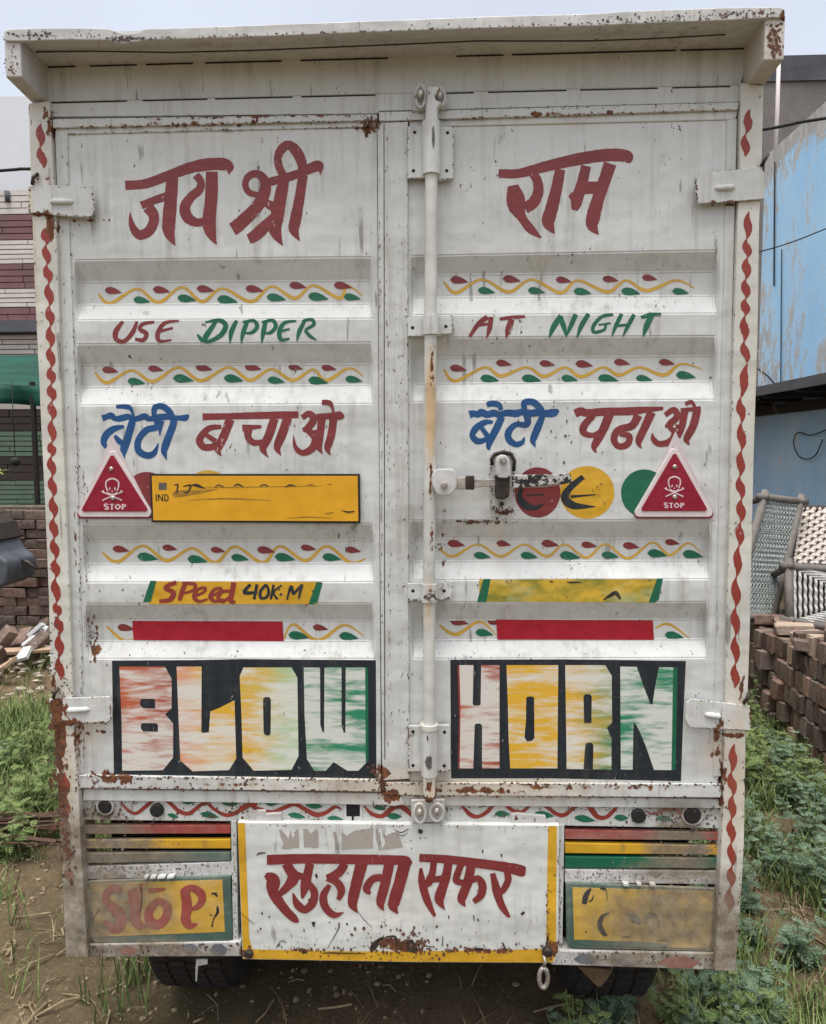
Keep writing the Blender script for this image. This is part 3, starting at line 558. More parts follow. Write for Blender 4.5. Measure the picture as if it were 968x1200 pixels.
# warning triangles
def rtri(ax, ay, bl, br, by, r, n=6):
    P = [(ax, ay-0.0), (br, by), (bl, by)]; out = []
    for i in range(3):
        p = Vector(P[i]); a_ = (Vector(P[i-1])-p).normalized(); b_ = (Vector(P[(i+1) % 3])-p).normalized()
        half = a_.angle(b_)/2; t = r/math.tan(half); s = p+a_*t; e = p+b_*t; c = p+(a_+b_).normalized()*(r/math.sin(half))
        v0 = s-c; v1 = e-c; ang = v0.angle_signed(v1)
        for k in range(n+1):
            v = v0.lerp(v1, k/n).normalized()*r
            out.append(tuple(c+v))
    return out
def triangle(door, ax, ay, bl, br, by, rx, ry_, rbl, rbr, rby, sax, say, sbl, sbr, sby, zz, side):
    poly('faded_sticker', [(sax, say), (sbr, sby), (sbl, sby)], dl-.0009, M['pinkdecal'], door)
    MB().prism(xz(rtri(ax, ay, bl, br, by, 5.0), D0-.012), D0-.012, D0-.0005).build('triangle_rim', M['rim'], door, bev=.002)
    MB().prism(xz(rtri(ax+.3, ay+1.2, bl-.8, br+.8, by+1.6, 5.0), D0-.006), D0-.006, D0-.0004).build('triangle_back', M['refl'], door)
    MB().prism(xz(rtri(rx, ry_, rbl, rbr, rby, 2.6), D0-.0145), D0-.0145, D0-.011).build('reflector', M['refl'], door, bev=.001)
    d = D0-.0152
    sk = [[(-60,0,13),(-55,-50,14),(0,-75,16),(55,-50,14),(60,0,13),(45,40,12)],[(-60,0,13),(-45,40,12)],[(-30,20,26),(-18,22,22)],[(18,22,22),(32,20,26)],[(0,38,10),(0,52,12)],[(-48,50,9),(-20,72,12),(20,72,12),(48,50,9)],
          [(-95,45,16),(-80,55,12),(70,120,12),(85,130,18)],[(95,45,16),(80,55,12),(-70,120,12),(-85,130,18)],[(-85,35,12),(-80,65,10)],[(85,35,12),(80,65,10)]]
    word('skull_emblem', [[(zz[3]+x, zz[4]+y, w) for x, y, w in s_] for s_ in sk], zz[:3], d, M['whitelet'], door)
    st = [[(38,0,8),(10,-4,12),(2,12,13),(34,26,14),(30,44,13),(2,40,10)],[(52,0,9),(92,-2,9)],[(72,0,14),(72,44,14)],[(62,44,7),(82,44,7)],[(128,-2,10),(106,20,15),(128,44,10),(150,20,15),(129,-2,10)],[(172,0,14),(172,44,14)],[(163,44,7),(182,44,7)],[(166,0,9),(196,2,10),(200,14,13),(176,24,8)]]
    word('stop_lettering', [[(zz[5]+x, zz[6]+y, w) for x, y, w in s_] for s_ in st], zz[:3], d, M['whitelet'], door, label='white word STOP')
triangle(ld, 131, 523, 88, 181, 606, 131, 531, 94, 174.5, 599.5, 131.5, 509, 90, 181, 607, (85,510,8.067,375,485,300,655), 'left')
for xx, yy in ((130.5,549.5),(132.6,583.8)): bolt('screw', xx, yy, D0-.0145, .0055, ld, M['steel'], .005)
triangle(rd, 790.5, 520.5, 740.5, 839, 606, 791, 529, 750, 830.5, 599, 791.5, 505, 745, 838, 609, (735,500,8.8,487,590,382,790), 'right')
for xx, yy in ((790.6,547),(790.5,582.3)): bolt('screw', xx, yy, D0-.0145, .0055, rd, M['steel'], .005)
# number plate
npz = (80,510,2.689)
npl = plate('number_plate', tr([(257,122),(918,122),(920,278),(262,274)], npz), D0-.010, D0-.001, M['mattblack'], ld, bev=.001, label='yellow number plate with its number smeared out')
MB().prism(xz(tr([(263,128),(912,128),(914,271),(268,268)], npz), D0-.0108), D0-.0108, D0-.0099).build('plate_face', M['platey'], ld)
poly('plate_emblem', [(285,150),(310,150),(310,172),(285,172)], D0-.0113, M['bubble'], ld, z=npz)
word('plate_lettering', [[(277,186,3.4),(277,208,3.4)],[(284,208,3.2),(284,186,3.2)],[(284,186,3.4),(297,208,3.4)],[(297,208,3.2),(297,186,3.2)],[(304,186,3.2),(304,208,3.2)],[(304,187.5,3),(311,189,3),(315,197,3),(311,206,3),(304,206.5,3)]], npz, D0-.0113, M['ink'], ld, label='black letters IND')
word('smeared_number', [[(333,158,2),(345,156,5),(341,182,4)],[(362,162,3),(385,158,6),(378,178,5),(365,182,3)],[(388,158,3),(405,158,9),(430,168,3)],[(462,162,2),(475,157,4),(490,163,2)],[(520,161,2),(535,155,5),(552,163,2)],[(603,161,2),(618,156,4),(632,162,2)],[(683,164,2),(700,157,5),(718,161,2)],[(750,159,1),(765,156,2),(780,160,1)],[(815,156,1),(830,154,2)],[(860,236,1),(880,242,5),(902,240,3)],[(808,247,1.5),(835,244,2)]], npz, D0-.0113, M['ink'], ld, kind='stuff')
word('plate_smear', [[(330,190,14),(350,184,22),(420,178,10),(470,170,1)],[(372,205,1),(500,200,5),(640,206,1)],[(690,262,1),(760,258,4),(830,262,1)],[(400,166,1),(520,164,3),(800,160,1)]], npz, D0-.01105, M['smear'], ld, kind='stuff')
# tapes, speed panels
def olivemat():
    t = NT('yellow_rubbed_paint'); n = t.noise(22, 5, .65, mp=(.55,1,1)); n2 = t.noise(8, 3, .6, mp=(.5,1,1)); n3 = t.noise(70, 4, .6)
    c = t.mix(t.mr(n, .42, .62), rgb(206,168,54), rgb(136,130,42)); c = t.mix(t.mr(n2, .55, .68, 0, .7), c, rgb(204,206,160)); c = t.mix(t.mr(n3, .62, .68, 0, .6), c, rgb(92,84,44))
    return t.fin(c, .5, n, .2, .003)
tape = poly('reflective_tape', [(310,255),(662,257),(665,303),(313,300)], DD-.0020, M['tape'], ld, z=Z3)
poly('reflective_tape', [(195,252),(562,254),(565,300),(198,299)], DD-.0020, M['tape'], rd, z=Z4)
ZS = (160,670,4.209)
poly('speed_panel', [(70,47),(915,50),(890,160),(70,160),(45,148)], dl, M['yellow'], ld, z=ZS, label='yellow painted strip reading speed 40 K.M')
poly('green_end', [(68,44),(99,45),(70,150),(32,149)], dl-.0003, M['green'], ld, z=ZS); poly('green_end', [(888,50),(918,54),(892,152),(870,162),(848,160)], dl-.0003, M['green'], ld, z=ZS)
word('painted_lettering', [[(196,52,22),(142,78,22),(182,104,26),(165,138,24),(112,146,18)],[(240,58,24),(224,100,24),(212,142,20)],[(225,56,14),(285,62,20),(282,90,16),(232,106,12)],[(292,118,14),(332,100,14),(338,80,16),(302,88,16),(284,125,22),(310,146,16),(350,134,10)],[(372,118,14),(410,100,14),(416,82,16),(382,90,16),(364,125,22),(390,146,16),(428,134,10)],[(462,96,18),(425,98,16),(402,128,20),(425,146,18),(458,125,14)],[(480,52,26),(472,100,26),(464,142,26),(488,150,12)]], ZS, dl-.0005, M['redp'], ld, label='red word Speed')
word('painted_lettering', [[(562,62,14),(532,102,20),(596,102,12)],[(594,62,16),(580,136,14)],[(640,62,14),(612,95,16),(612,128,15),(640,126,14),(652,96,14),(640,64,12)],[(676,64,13),(662,136,12)],[(716,66,10),(676,102,10),(696,136,12)],[(708,108,12),(716,116,12)],[(742,138,8),(762,72,15),(772,112,13)],[(818,62,14),(772,112,13)],[(818,62,14),(806,104,13),(800,134,8)]], ZS, dl-.0005, M['navy'], ld, label='dark lettering 40 K.M')
poly('speed_panel', [(155,158),(584,157),(562,212),(155,210)], dl, olivemat(), rd, z=Z4, label='yellow painted strip with its words rubbed out')
poly('green_end', [(165,157),(182,157),(172,211),(150,211)], dl-.0003, M['green'], rd, z=Z4); poly('green_end', [(572,156),(586,156),(576,205),(568,212),(552,212)], dl-.0003, M['green'], rd, z=Z4)
word('rubbed_smudge', [[(446,206,2),(462,196,8),(476,190,10),(486,204,4)],[(360,164,2),(375,165,4),(392,164,2)],[(320,162,2),(328,164,4)]], Z4, dl-.0008, M['steeldark'], rd, kind='stuff')
# BLOW HORN boards
ZW, ZH = (120,760,2.933), (510,760,2.933)
bd = dl-.0002
def mk(x, z): return PY(z[0]+x/z[2], 840, 0).x
RB, RBd = rgb(186,92,56), rgb(162,74,48); YE = rgb(218,168,34); GR = rgb(18,128,88); PK = rgb(216,150,120)
bl_ = poly('slogan_board', [(33,42),(300,40),(480,36),(940,40),(942,455),(600,450),(40,446),(36,250)], bd, M['navy'], ld, z=ZW, label='black board with block letters BLOW')
hb_ = poly('slogan_board', [(52,38),(450,37),(862,43),(852,250),(845,456),(400,446),(55,446)], bd, M['navy'], rd, z=ZH, label='black board with block letters HORN')
def block(z, door, ch, outline, inner, ca, cb, x0, x1, cover):
    o = poly('block_letter', outline, bd-.0004, streakmat('brushed_letter_'+ch, ca, cb, mk(x0, z), mk(x1, z), cover), door, z=z, label='block letter '+ch)
    for q in inner: poly('letter_counter', q, bd-.0008, M['navy'], door, z=z)
block(ZW, ld, 'B', [(58,62),(215,62),(238,105),(238,205),(216,226),(243,258),(243,375),(208,418),(68,420),(66,250)], [[(130,178),(135,173),(176,173),(181,178),(181,206),(140,205),(130,195)],[(132,262),(140,256),(186,257),(191,264),(190,286),(140,285),(133,276)]], RB, RBd, 60, 240, .62)
block(ZW, ld, 'L', [(255,62),(341,62),(340,288),(345,290),(366,288),(371,216),(400,205),(454,178),(460,378),(435,418),(310,422),(268,385),(262,250)], [], PK, YE, 255, 400, .62)
block(ZW, ld, 'O', [(485,65),(650,65),(670,100),(674,370),(650,417),(520,420),(482,375),(478,230),(472,95)], [[(552,174),(558,167),(574,167),(579,176),(578,292),(572,299),(560,298),(554,288)]], YE, rgb(170,196,150), 480, 680, .70)
block(ZW, ld, 'W', [(692,65),(912,65),(914,385),(880,420),(842,420),(795,390),(768,420),(728,420),(703,380),(695,230)], [[(748,65),(763,65),(762,286),(757,288),(749,262)],[(822,65),(836,65),(835,286),(830,290),(822,265)]], GR, GR, 690, 910, .58)
poly('letter_edge', [(903,65),(913,65),(915,384),(905,392)], bd-.0006, M['green'], ld, z=ZW)
block(ZH, rd, 'H', [(78,57),(221,57),(221,412),(80,412),(86,300),(84,180)], [[(132,57),(158,57),(156,192),(150,196),(134,196),(129,190)],[(136,262),(142,258),(155,258),(161,264),(161,412),(131,412)]], RB, RBd, 80, 220, .56)
block(ZH, rd, 'O', [(245,57),(423,57),(420,412),(258,412),(252,300),(250,200)], [[(313,170),(318,165),(336,165),(340,170),(341,308),(332,317),(316,319),(307,306),(312,250)]], YE, YE, 245, 420, .66)
block(ZH, rd, 'R', [(447,57),(585,57),(607,95),(608,255),(590,272),(606,310),(606,416),(452,414)], [[(510,164),(516,157),(532,157),(538,164),(537,256),(512,255)],[(516,330),(522,324),(538,324),(544,332),(542,415),(510,414)]], YE, GR, 450, 680, .68)
block(ZH, rd, 'N', [(636,62),(832,65),(824,418),(638,416)], [[(693,62),(770,62),(756,130),(747,192),(740,192),(715,125)],[(679,417),(682,258),(686,254),(698,275),(722,330),(752,417)]], GR, GR, 640, 820, .56)
poly('letter_edge', [(818,65),(833,65),(826,418),(812,418)], bd-.0006, M['green'], rd, z=ZH); poly('letter_edge', [(76,57),(83,57),(87,200),(84,412),(78,412),(82,240)], bd-.0006, M['redp'], rd, z=ZH)

# --- flaked paint, rust specks and grime along seams and edges: real little flakes, one part per area
def dabs(areas, parent, mat, name='flaked_paint', seed=1):
    r = random.Random(seed); mb = MB()
    for (x0, y0, x1, y1, jx, jy, n, s0, s1, asp, d) in areas:
        for i in range(n):
            t = r.random(); x = x0+(x1-x0)*t+r.gauss(0, jx); y = y0+(y1-y0)*t+r.gauss(0, jy); s_ = s0+(s1-s0)*r.random()**2.2; k = r.randint(5, 8); a = asp*r.uniform(.6, 1.5); V = []
            for q in range(k):
                w = 6.2832*q/k; V.append(PY(x+s_*math.cos(w)*r.uniform(.5, 1.2)/math.sqrt(a), y+s_*math.sin(w)*r.uniform(.5, 1.2)*math.sqrt(a), d-.00002*(i % 9)))
            mb.add(V, [tuple(range(k))])
    return mb.build(name, mat, parent, kind='stuff')
CH = flat('bare_dark_flake', rgb(78,66,58), .8, 0, .35, 60); RU = flat('rust_flake', rgb(96,64,46), .9, 0, .45, 60, .3); GRI = flat('grime', rgb(122,112,100), .9, 0, .25, 40)
P1 = D0-.0012
dabs([(62,150,440,141.5,3,1.0,230,.3,1.8,.4,-.0066),(445,142,690,134,3,.8,110,.3,1.6,.4,-.0066),(690,134,864,128.5,3,.8,60,.3,1.6,.4,-.0066),(430,140,442,148,4,3,40,.5,2.2,.8,-.0066)], truck, RU, seed=2)
dabs([(62,139,440,134.5,3,1.2,120,.3,1.3,.5,-.0066),(450,132,864,121,3,1.5,120,.3,1.2,.5,-.0066),(62,157,438,148,4,.8,110,.4,1.5,.3,-.0004)], truck, CH, seed=3)
dabs([(78,160,90,480,.9,6,70,.3,1.3,3.5,-.0006),(90,480,97,900,1.2,6,110,.4,1.6,2.6,-.0006),(70,190,80,480,.8,6,40,.3,1.0,4,-.0006)], ld, CH, seed=4)
dabs([(452,150,458,880,1.6,8,150,.3,1.3,6,-.0046),(466,150,470,880,3,8,100,.3,1.1,4,-.0046),(477,160,479,900,.8,8,130,.4,1.5,3.5,-.0046),(444,160,449,900,.5,8,120,.3,1.2,4,-.0046)], rd, CH, seed=5)
dabs([(866,110,850,840,.6,6,110,.3,1.3,3,-.0126),(850,840,842,1100,.8,6,50,.4,1.6,2.4,-.0126),(890,200,880,720,3,8,50,.3,.9,1.5,-.0126),(880,780,864,1120,2,8,80,.5,1.8,1.6,-.0126)], truck, CH, seed=6)
dabs([(62,200,84,800,.6,6,80,.3,1.2,3,-.0126),(40,280,62,780,2,8,40,.3,1.2,1.6,-.0126),(60,740,72,800,5,10,40,.6,2.4,.9,-.0126),(64,860,78,1020,6,10,90,.8,3.0,1.5,-.0126)], truck, CH, seed=7)
dabs([(66,855,80,1030,6,12,130,.8,4.2,1.8,-.0129),(60,790,66,850,5,8,40,.6,2.6,1.2,-.0129),(84,800,92,930,1.2,8,60,.5,1.8,2,-.0129)], truck, RU, seed=8)
dabs([(92,910,445,914.5,3,1.0,150,.4,2.0,.7,-.0046),(92,923,445,928,3,1.2,170,.4,2.2,.7,-.0046),(451,918,846,920,3,1.0,170,.4,2.0,.7,-.0046),(451,932,846,935,3,1.0,160,.4,2.0,.7,-.0046),(437,900,448,925,3,4,60,.6,2.6,1,-.0046)], truck, RU, seed=9)
dabs([(98,911,845,918,3,6,110,.4,1.7,1.2,-.0046)], truck, CH, seed=10)
dabs([(600,480,670,520,22,16,70,.3,1.8,1.9,P1),(525,611,600,612,12,1.2,42,.5,2.0,1,P1),(620,540,690,610,30,26,50,.3,1.3,1.3,P1-.0008),(575,604,590,611,8,3,20,.5,1.8,1.4,P1)], rd, CH, name='rust_speckle', seed=11)
dabs([(480,200,860,280,60,40,14,.4,1.1,1.5,P1),(490,590,850,560,40,40,30,.3,1.0,1.3,P1),(500,380,830,385,40,5,14,.3,.9,1,P1),(500,690,840,690,40,8,30,.3,1.3,1.3,P1),(490,762,840,768,20,5,30,.3,1.2,1.3,P1)], rd, CH, seed=12)
dabs([(100,200,430,280,60,40,12,.3,1.0,1.5,P1),(100,440,430,600,40,40,22,.3,1.0,1.3,P1),(100,690,430,690,40,8,26,.4,1.6,1.5,P1),(380,616,420,640,10,5,16,.5,2.4,3.5,P1),(100,765,430,768,20,4,30,.4,1.4,1.3,P1)], ld, CH, seed=13)
dabs([(104,735,110,760,2.5,8,30,.8,3.0,1.6,P1),(98,560,104,720,1.6,8,50,.4,1.6,2.6,P1)], ld, RU, seed=14)
dabs([(12,41,60,41,4,2.4,60,.5,2.2,.8,YO-.0066),(130,45,162,45,5,1.6,110,.6,2.2,.8,YO-.0066),(170,45,470,35,6,1.0,120,.4,1.6,.6,YO-.0066),(480,35,905,20,6,1.0,170,.4,1.6,.6,YO-.0066),(710,22,905,15,6,2.2,130,.4,1.8,.8,YO-.0066),(30,41,120,40,8,2.6,60,.3,1.2,.9,YO-.0066),(480,29,700,22,8,2.4,50,.3,1.2,.9,YO-.0066)], truck, CH, seed=15)
dabs([(907,27,908,66,4,1.5,180,.5,2.6,1,YO-.0006),(15,53,15,86,4,1.5,60,.4,1.6,1,YO-.0006),(845,16,905,14,5,2,60,.5,1.8,.8,YO-.0067)], truck, RU, seed=16)
def hdabs(lst, door, sd): dabs(lst, door, RU, 'edge_rust', sd)
hdabs([(34,219,105,219.5,2,.5,24,.3,1.1,.5,-.0189),(34,249,106,254,2,.5,40,.3,1.3,.5,-.0189),(108,222,110,248,.7,2,26,.4,1.4,1.6,-.0189),(35,222,35,248,1,2,20,.4,1.6,1.4,-.0189),(60,819,128,817,2,.5,24,.3,1.2,.5,-.0189),(62,849,127,846,2,.8,60,.5,1.9,.8,-.0189),(60,822,62,848,1.4,2,40,.5,2.2,1.4,-.0189),(129,824,130,842,.7,2,16,.4,1.3,1.4,-.0189)], ld, 17)
hdabs([(820,203,895,194,2,.5,22,.3,1.1,.5,-.0189),(820,238,895,233,2,.5,34,.3,1.3,.5,-.0189),(815,208,817,234,.7,2,30,.4,1.5,1.6,-.0189),(808,819,878,827,2,.5,22,.3,1.1,.5,-.0189),(808,852,879,856,2,.6,34,.3,1.3,.5,-.0189),(879,830,880,854,1,2,20,.5,1.8,1.4,-.0189),(812,822,870,850,16,9,20,.3,1.0,1.2,-.0189)], rd, 18)
dabs([(577,531,602,531,3,2,40,.4,1.6,1,-.0125),(576,596,602,598,3,2,50,.4,1.7,1,-.0125),(575,540,576,590,.8,6,40,.4,1.6,1.6,-.0125),(602,540,603,590,.8,6,40,.4,1.6,1.6,-.0125)], truck, CH, 'edge_rust', seed=19)
for yy, w_ in ((150,27),(209,27),(371,27),(394,27),(684,26),(704,26),(851,25),(905,25)):
    pass
dabs([(478,209,530,210.5,1,.6,40,.4,1.3,.7,-.0166),(478,149,478,208,.6,3,26,.3,1.2,2,-.0166),(531,150,531,208,.6,3,26,.3,1.2,2,-.0166),(478,394,530,391,1,.6,26,.3,1.2,.7,-.0166),(530,372,531,390,.8,2,24,.4,1.3,1.4,-.0166),(478,704,529,702,1,.8,36,.4,1.5,.8,-.0166),(520,684,529,688,3,2,24,.3,1.3,1,-.0166),(478,905,528,903,1,.7,36,.4,1.6,.8,-.0166),(479,852,479,903,.6,3,20,.3,1.2,2,-.0166)], truck, CH, 'edge_rust', seed=20)
# ------------------------------------------------------------------ sill, light panels, tailboard
plate('sill_rail', [(98,925),(449,930),(846,937),(845,947.5),(448,943.5),(97,938)], .004, .04, M['white2'], truck)
sill = plate('sill_board', [(94,937),(449,943),(846,947),(843,971),(620,967),(449,965),(270,962.5),(96,961)], .012, .05, M['white2'], truck)
for x in (186, 272, 437, 520, 666, 836): plate('sill_seam', [(x,939.5 if x<449 else 945),(x+.9,939.5 if x<449 else 945),(x+.9,946 if x<600 else 948.5),(x,946 if x<600 else 948.5)], .0005, .002, M['steeldark'], truck, bev=0)
def sillword(name, st, z, mat, **k): return word(name, [[(x, y, w*1.18) for x, y, w in q] for q in st], z, .0112, mat, sill, **k)
B1, B2, B3, B4 = (80,920,4.4), (270,920,4.4), (480,920,4.4), (640,920,4.033)
sillword('painted_wave', [[(270,88,8),(310,132,14),(352,145,15),(400,110,17),(455,70,15),(510,82,16),(570,133,18),(622,146,18),(680,105,16),(712,92,14),(760,130,14),(820,156,16),(880,134,18),(940,102,16),(975,98,12)]], B1, M['redp'])
sillword('painted_wave', [[(45,125,14),(90,102,16),(150,125,18),(215,140,18),(270,120,18),(330,100,17),(385,125,18),(440,153,22),(490,143,18),(540,113,14),(576,127,4)],[(688,108,6),(730,148,16),(782,160,20),(830,124,22),(868,108,20),(910,130,24),(936,162,10)]], B2, M['redp'])
sillword('painted_wave', [[(265,100,8),(310,150,20),(352,163,16),(400,138,18),(440,95,18),(482,93,16),(530,130,16),(580,138,14),(622,104,14),(660,86,14),(710,115,16),(760,150,18),(802,152,18),(850,115,16),(900,97,14),(940,118,12),(968,155,10)]], B3, M['redp'])
sillword('painted_wave', [[(195,100,12),(240,148,18),(282,152,16),(320,120,16),(342,95,6)]], B4, M['redp']); sillword('painted_wave', [[(470,122,4),(510,136,10),(570,114,12),(620,120,14),(645,158,6)]], B4, M['pinkfaded'])
def leaves(lst, z, mat='green'):
    mb = MB()
    for x, y, l, w, sl in lst: stroke(mb, tr([(x-l/2, y-sl, .5),(x-l*.25, y-sl*.5-2, w*.9),(x+l*.1, y, w),(x+l*.5, y+sl, .5)], z), .0110, n=5)
    mb.build('painted_leaves', M[mat], sill)
leaves([(365,60,85,36,6),(615,82,80,38,8),(835,95,88,28,0),(540,160,60,20,8),(728,157,100,28,10)], B1)
leaves([(8,98,60,24,0),(210,92,80,34,4),(432,108,90,30,4),(150,158,70,24,6),(342,160,95,26,8),(540,175,85,26,4),(770,118,65,24,2),(845,162,80,30,0)], B2)
leaves([(385,96,85,30,-6),(478,150,80,30,0),(562,80,100,42,6),(692,155,110,34,6),(792,94,95,28,2),(905,178,110,28,6)], B3)
leaves([(180,160,95,28,8),(275,95,65,26,0),(355,155,70,28,0),(560,160,80,26,4),(70,88,90,26,4)], B4)
for z, x, y, r in ((B1,460,125,37),(B4,435,142,35)):
    c = PY(z[0]+x/z[2], z[1]+y/z[2], .012); R_ = r/z[2]*.0021
    MB().tube([(c.x,.012,c.z),(c.x,.004,c.z),(c.x,.001,c.z)], [R_, R_, R_*.85], 24).build('rubber_buffer', M['rubber'], sill)
for z, x, y, r in ((B1,192,108,33),(B4,690,140,36)):
    c = PY(z[0]+x/z[2], z[1]+y/z[2], .012); R_ = r/z[2]*.0021
    MB().tube([(c.x+R_*1.35*math.cos(a_), .010, c.z+R_*1.35*math.sin(a_)) for a_ in [6.2832*i/24 for i in range(25)]], .0035, 8, False).build('buffer_ring', M['rusty'], sill, smooth=True)
    MB().tube([(c.x,.012,c.z),(c.x,.006,c.z),(c.x,.004,c.z)], [R_*1.1, R_*1.05, R_*.9], 24).build('rubber_buffer', M['rubber'], sill)
plate('socket_plate', tr([(583,72),(680,70),(680,190),(583,190)], B2), .009, .012, M['white2'], sill, bev=.001)
poly('socket_hole', [(597,98),(605,98),(607,88),(618,88),(620,94),(645,94),(647,88),(658,88),(660,98),(668,100),(668,160),(636,162),(638,190),(624,190),(626,162),(598,160)], .0085, M['hole'], sill, z=B2)
plate('hinge_leaf', tr([(98,150),(105,135),(180,132),(185,150),(262,145),(265,188),(100,184)], B2), .002, .012, M['rusty'], truck, bev=.001)
plate('hinge_leaf', tr([(524,150),(560,148),(700,160),(715,205),(524,205)], B3), .002, .012, M['rusty'], truck, bev=.001)
plate('rust_plug', tr([(440,868),(505,868),(515,960),(500,965),(420,962),(440,930)], (380,800,8)) if False else [(449,933),(470,933),(474,943),(462,945),(447,943)], -.002, .01, M['rusty'], truck, bev=.002)
# lower side grilles: three painted bars, a white bar, a painted board, a bottom beam
def bars(lst):
    for nm, pts, mt in lst: plate(nm, pts, .014, .028, M[mt], truck, bev=.0015)
bars([('red_bar', [(93,967.5),(270,967),(270,977),(93,977.5)], 'redfaded'),('yellow_bar', [(92,984.5),(270,984),(270,994.5),(92,994.5)], 'yellow'),('green_bar', [(92,1000),(270,999),(270,1009),(92,1012)], 'greenfaded'),
      ('white_bar', [(94,1016),(275,1010),(276,1026),(94,1031)], 'rusty'),
      ('red_bar', [(662,972.5),(845,975.5),(845,985),(662,983.5)], 'redfaded'),('yellow_bar', [(662,988),(845,991.5),(845,1002),(662,1000)], 'yellow'),('green_bar', [(662,1004),(845,1006),(844,1017.5),(662,1017)], 'green'),
      ('white_bar', [(662,1019),(845,1021),(844,1036.5),(662,1034.5)], 'rusty')])
plate('grille_upright', [(270.5,962),(277,962),(279,1104),(273,1104)], .010, .04, M['white2'], truck)
plate('grille_upright', [(653.5,966),(661.5,966),(659,1114),(651,1114)], .010, .04, M['white2'], truck)
plate('lower_stile', [(92,962),(97,962),(104,1104),(99,1104)], .02, .05, M['white2'], truck)
ll = plate('light_board', [(100,1035),(104,1033),(268,1027),(270,1028),(272.5,1099),(267,1103),(111,1105),(104,1100)], .006, .014, M['greenfaded'], truck, label='faded yellow board reading Stop with a green border')
MB().prism(xz([(106,1035.5),(260.5,1031),(263.5,1092),(112,1098)], .0052), .0052, .0062).build('yellow_field', M['yellowfaded'], ll)
word('painted_lettering', [[(272,548,34),(235,530,38),(197,560,38),(197,602,42),(240,640,54),(274,690,54),(240,742,54),(185,700,18)],[(378,505,14),(372,560,20)],[(330,535,50),(345,600,62),(345,690,56),(368,722,44),(405,728,8)],[(285,608,6),(325,595,14)],[(412,545,22),(470,540,20),(502,534,8)],
   [(480,592,30),(440,615,40),(415,660,44),(425,705,52),(465,718,48),(505,680,44),(510,625,42),(470,596,32)],[(600,540,50),(612,620,52),(605,690,50),(625,725,40),(668,715,6)],[(582,545,18),(630,530,34),(678,552,44),(690,592,38),(665,628,30),(628,642,12)]], B1, .0045, M['pinkfaded'], ll, label='faded red word Stop')
word('scratched_mark', [[(740,562,5),(755,560,10),(768,575,10)],[(768,625,9),(770,655,14),(750,690,6),(740,732,9)],[(735,558,4),(770,556,5)]], B1, .0045, M['navy'], ll, kind='stuff')
word('scratched_mark', [[(365,510,3),(380,560,4),(372,640,3),(358,660,2)],[(120,700,2),(160,640,3)]], B1, .0042, M['steeldark'], ll, kind='stuff')
rl = plate('light_board', [(663,1035.5),(668,1035),(838,1041.5),(839,1043),(837,1111),(833,1115),(671,1111),(664,1104)], .006, .014, M['greenfaded'], truck, label='muddy yellow board whose lettering has worn away')
MB().prism(xz([(671,1040),(836,1045),(833,1112),(720,1108),(673,1104)], .0052), .0052, .0062).build('yellow_field', paint('yellow_muddy_paint', rgb(192,156,66), streak=1.0, chips=.6, brush=.4, yellow=0, fade=.5, mud=.9), rl)
word('letter_remnant', [[(212,488,8),(190,520,26),(180,562,22)],[(225,520,3),(215,545,8),(200,550,4)],[(298,605,8),(266,622,18),(254,662,24),(272,700,22),(290,712,6)],[(392,612,6),(410,625,40),(432,640,34),(438,662,4)],[(476,650,4),(482,616,18),(514,616,18),(532,645,6),(530,682,3)],[(255,488,6),(272,490,14),(284,500,4),(290,545,3)],[(360,716,4),(400,716,5)],[(520,738,3),(575,730,5)]], B4, .0045, M['navy'], rl, kind='stuff')
word('grass_smear', [[(110,735,8),(200,745,26),(300,748,22),(430,752,26),(575,760,14)]], B4, .00475, M['greenfaded'], rl)
for z_, st in ((B1,[(390,480,410,478),(420,480,450,477),(458,480,500,475),(508,479,545,474)]),(B4,[(365,472,392,474),(430,472,452,473),(492,474,518,475)])):
    for x0, y0, x1, y1 in st: plate('board_hinge', tr([(x0,y0-6),(x1,y1-6),(x1,y1+7),(x0,y0+7)], z_), -.003, .012, M['white'], truck, bev=.001)
bb = plate('bottom_beam', [(103,1107),(282,1103.5),(283,1121),(103,1122)], .002, .06, M['rusty'], truck, bev=.003)
bb2 = plate('bottom_beam', [(655,1114),(839,1117),(838,1137),(645,1131)], .002, .06, M['rusty'], truck, bev=.003)
for k_, (x, y, w, h, pr_) in enumerate(((190,1113,24,11,bb),(222,1112,22,12,bb),(256,1113,22,14,bb),(686,1124,28,13,bb2),(735,1126,30,12,bb2),(795,1128,50,15,bb2),(150,1114,24,10,bb))):
    poly('painted_blotch', [(x-w/2,y+.5),(x-w*.25,y-h*.42),(x+w*.15,y-h*.5),(x+w/2,y-h*.05),(x+w*.3,y+h*.45),(x-w*.2,y+h*.42)], .0012, M['bluesmear'] if k_ < 5 else M['pinkfaded'], pr_)
tb = plate('tailboard', [(278,963.5),(656,967),(654,1120),(650,1129),(480,1128),(284,1124.5)], -.006, .012, M['whitetail'], truck, bev=.003, label='white tailboard edged in yellow with red Hindi words')
tbd = -.0066
poly('yellow_border', [(278.5,964.5),(287,964.5),(292,1100),(296,1112.5),(420,1115),(560,1114),(640,1112),(641.5,1020),(642.5,968),(652.5,968),(651.5,1118),(648,1128),(480,1127),(285,1123.5)], tbd, M['yellow'], tb)
plate('board_seam', [(507,966),(508,966),(508,1112),(507.2,1112)], -.0068, -.006, M['white2'], tb, bev=0)
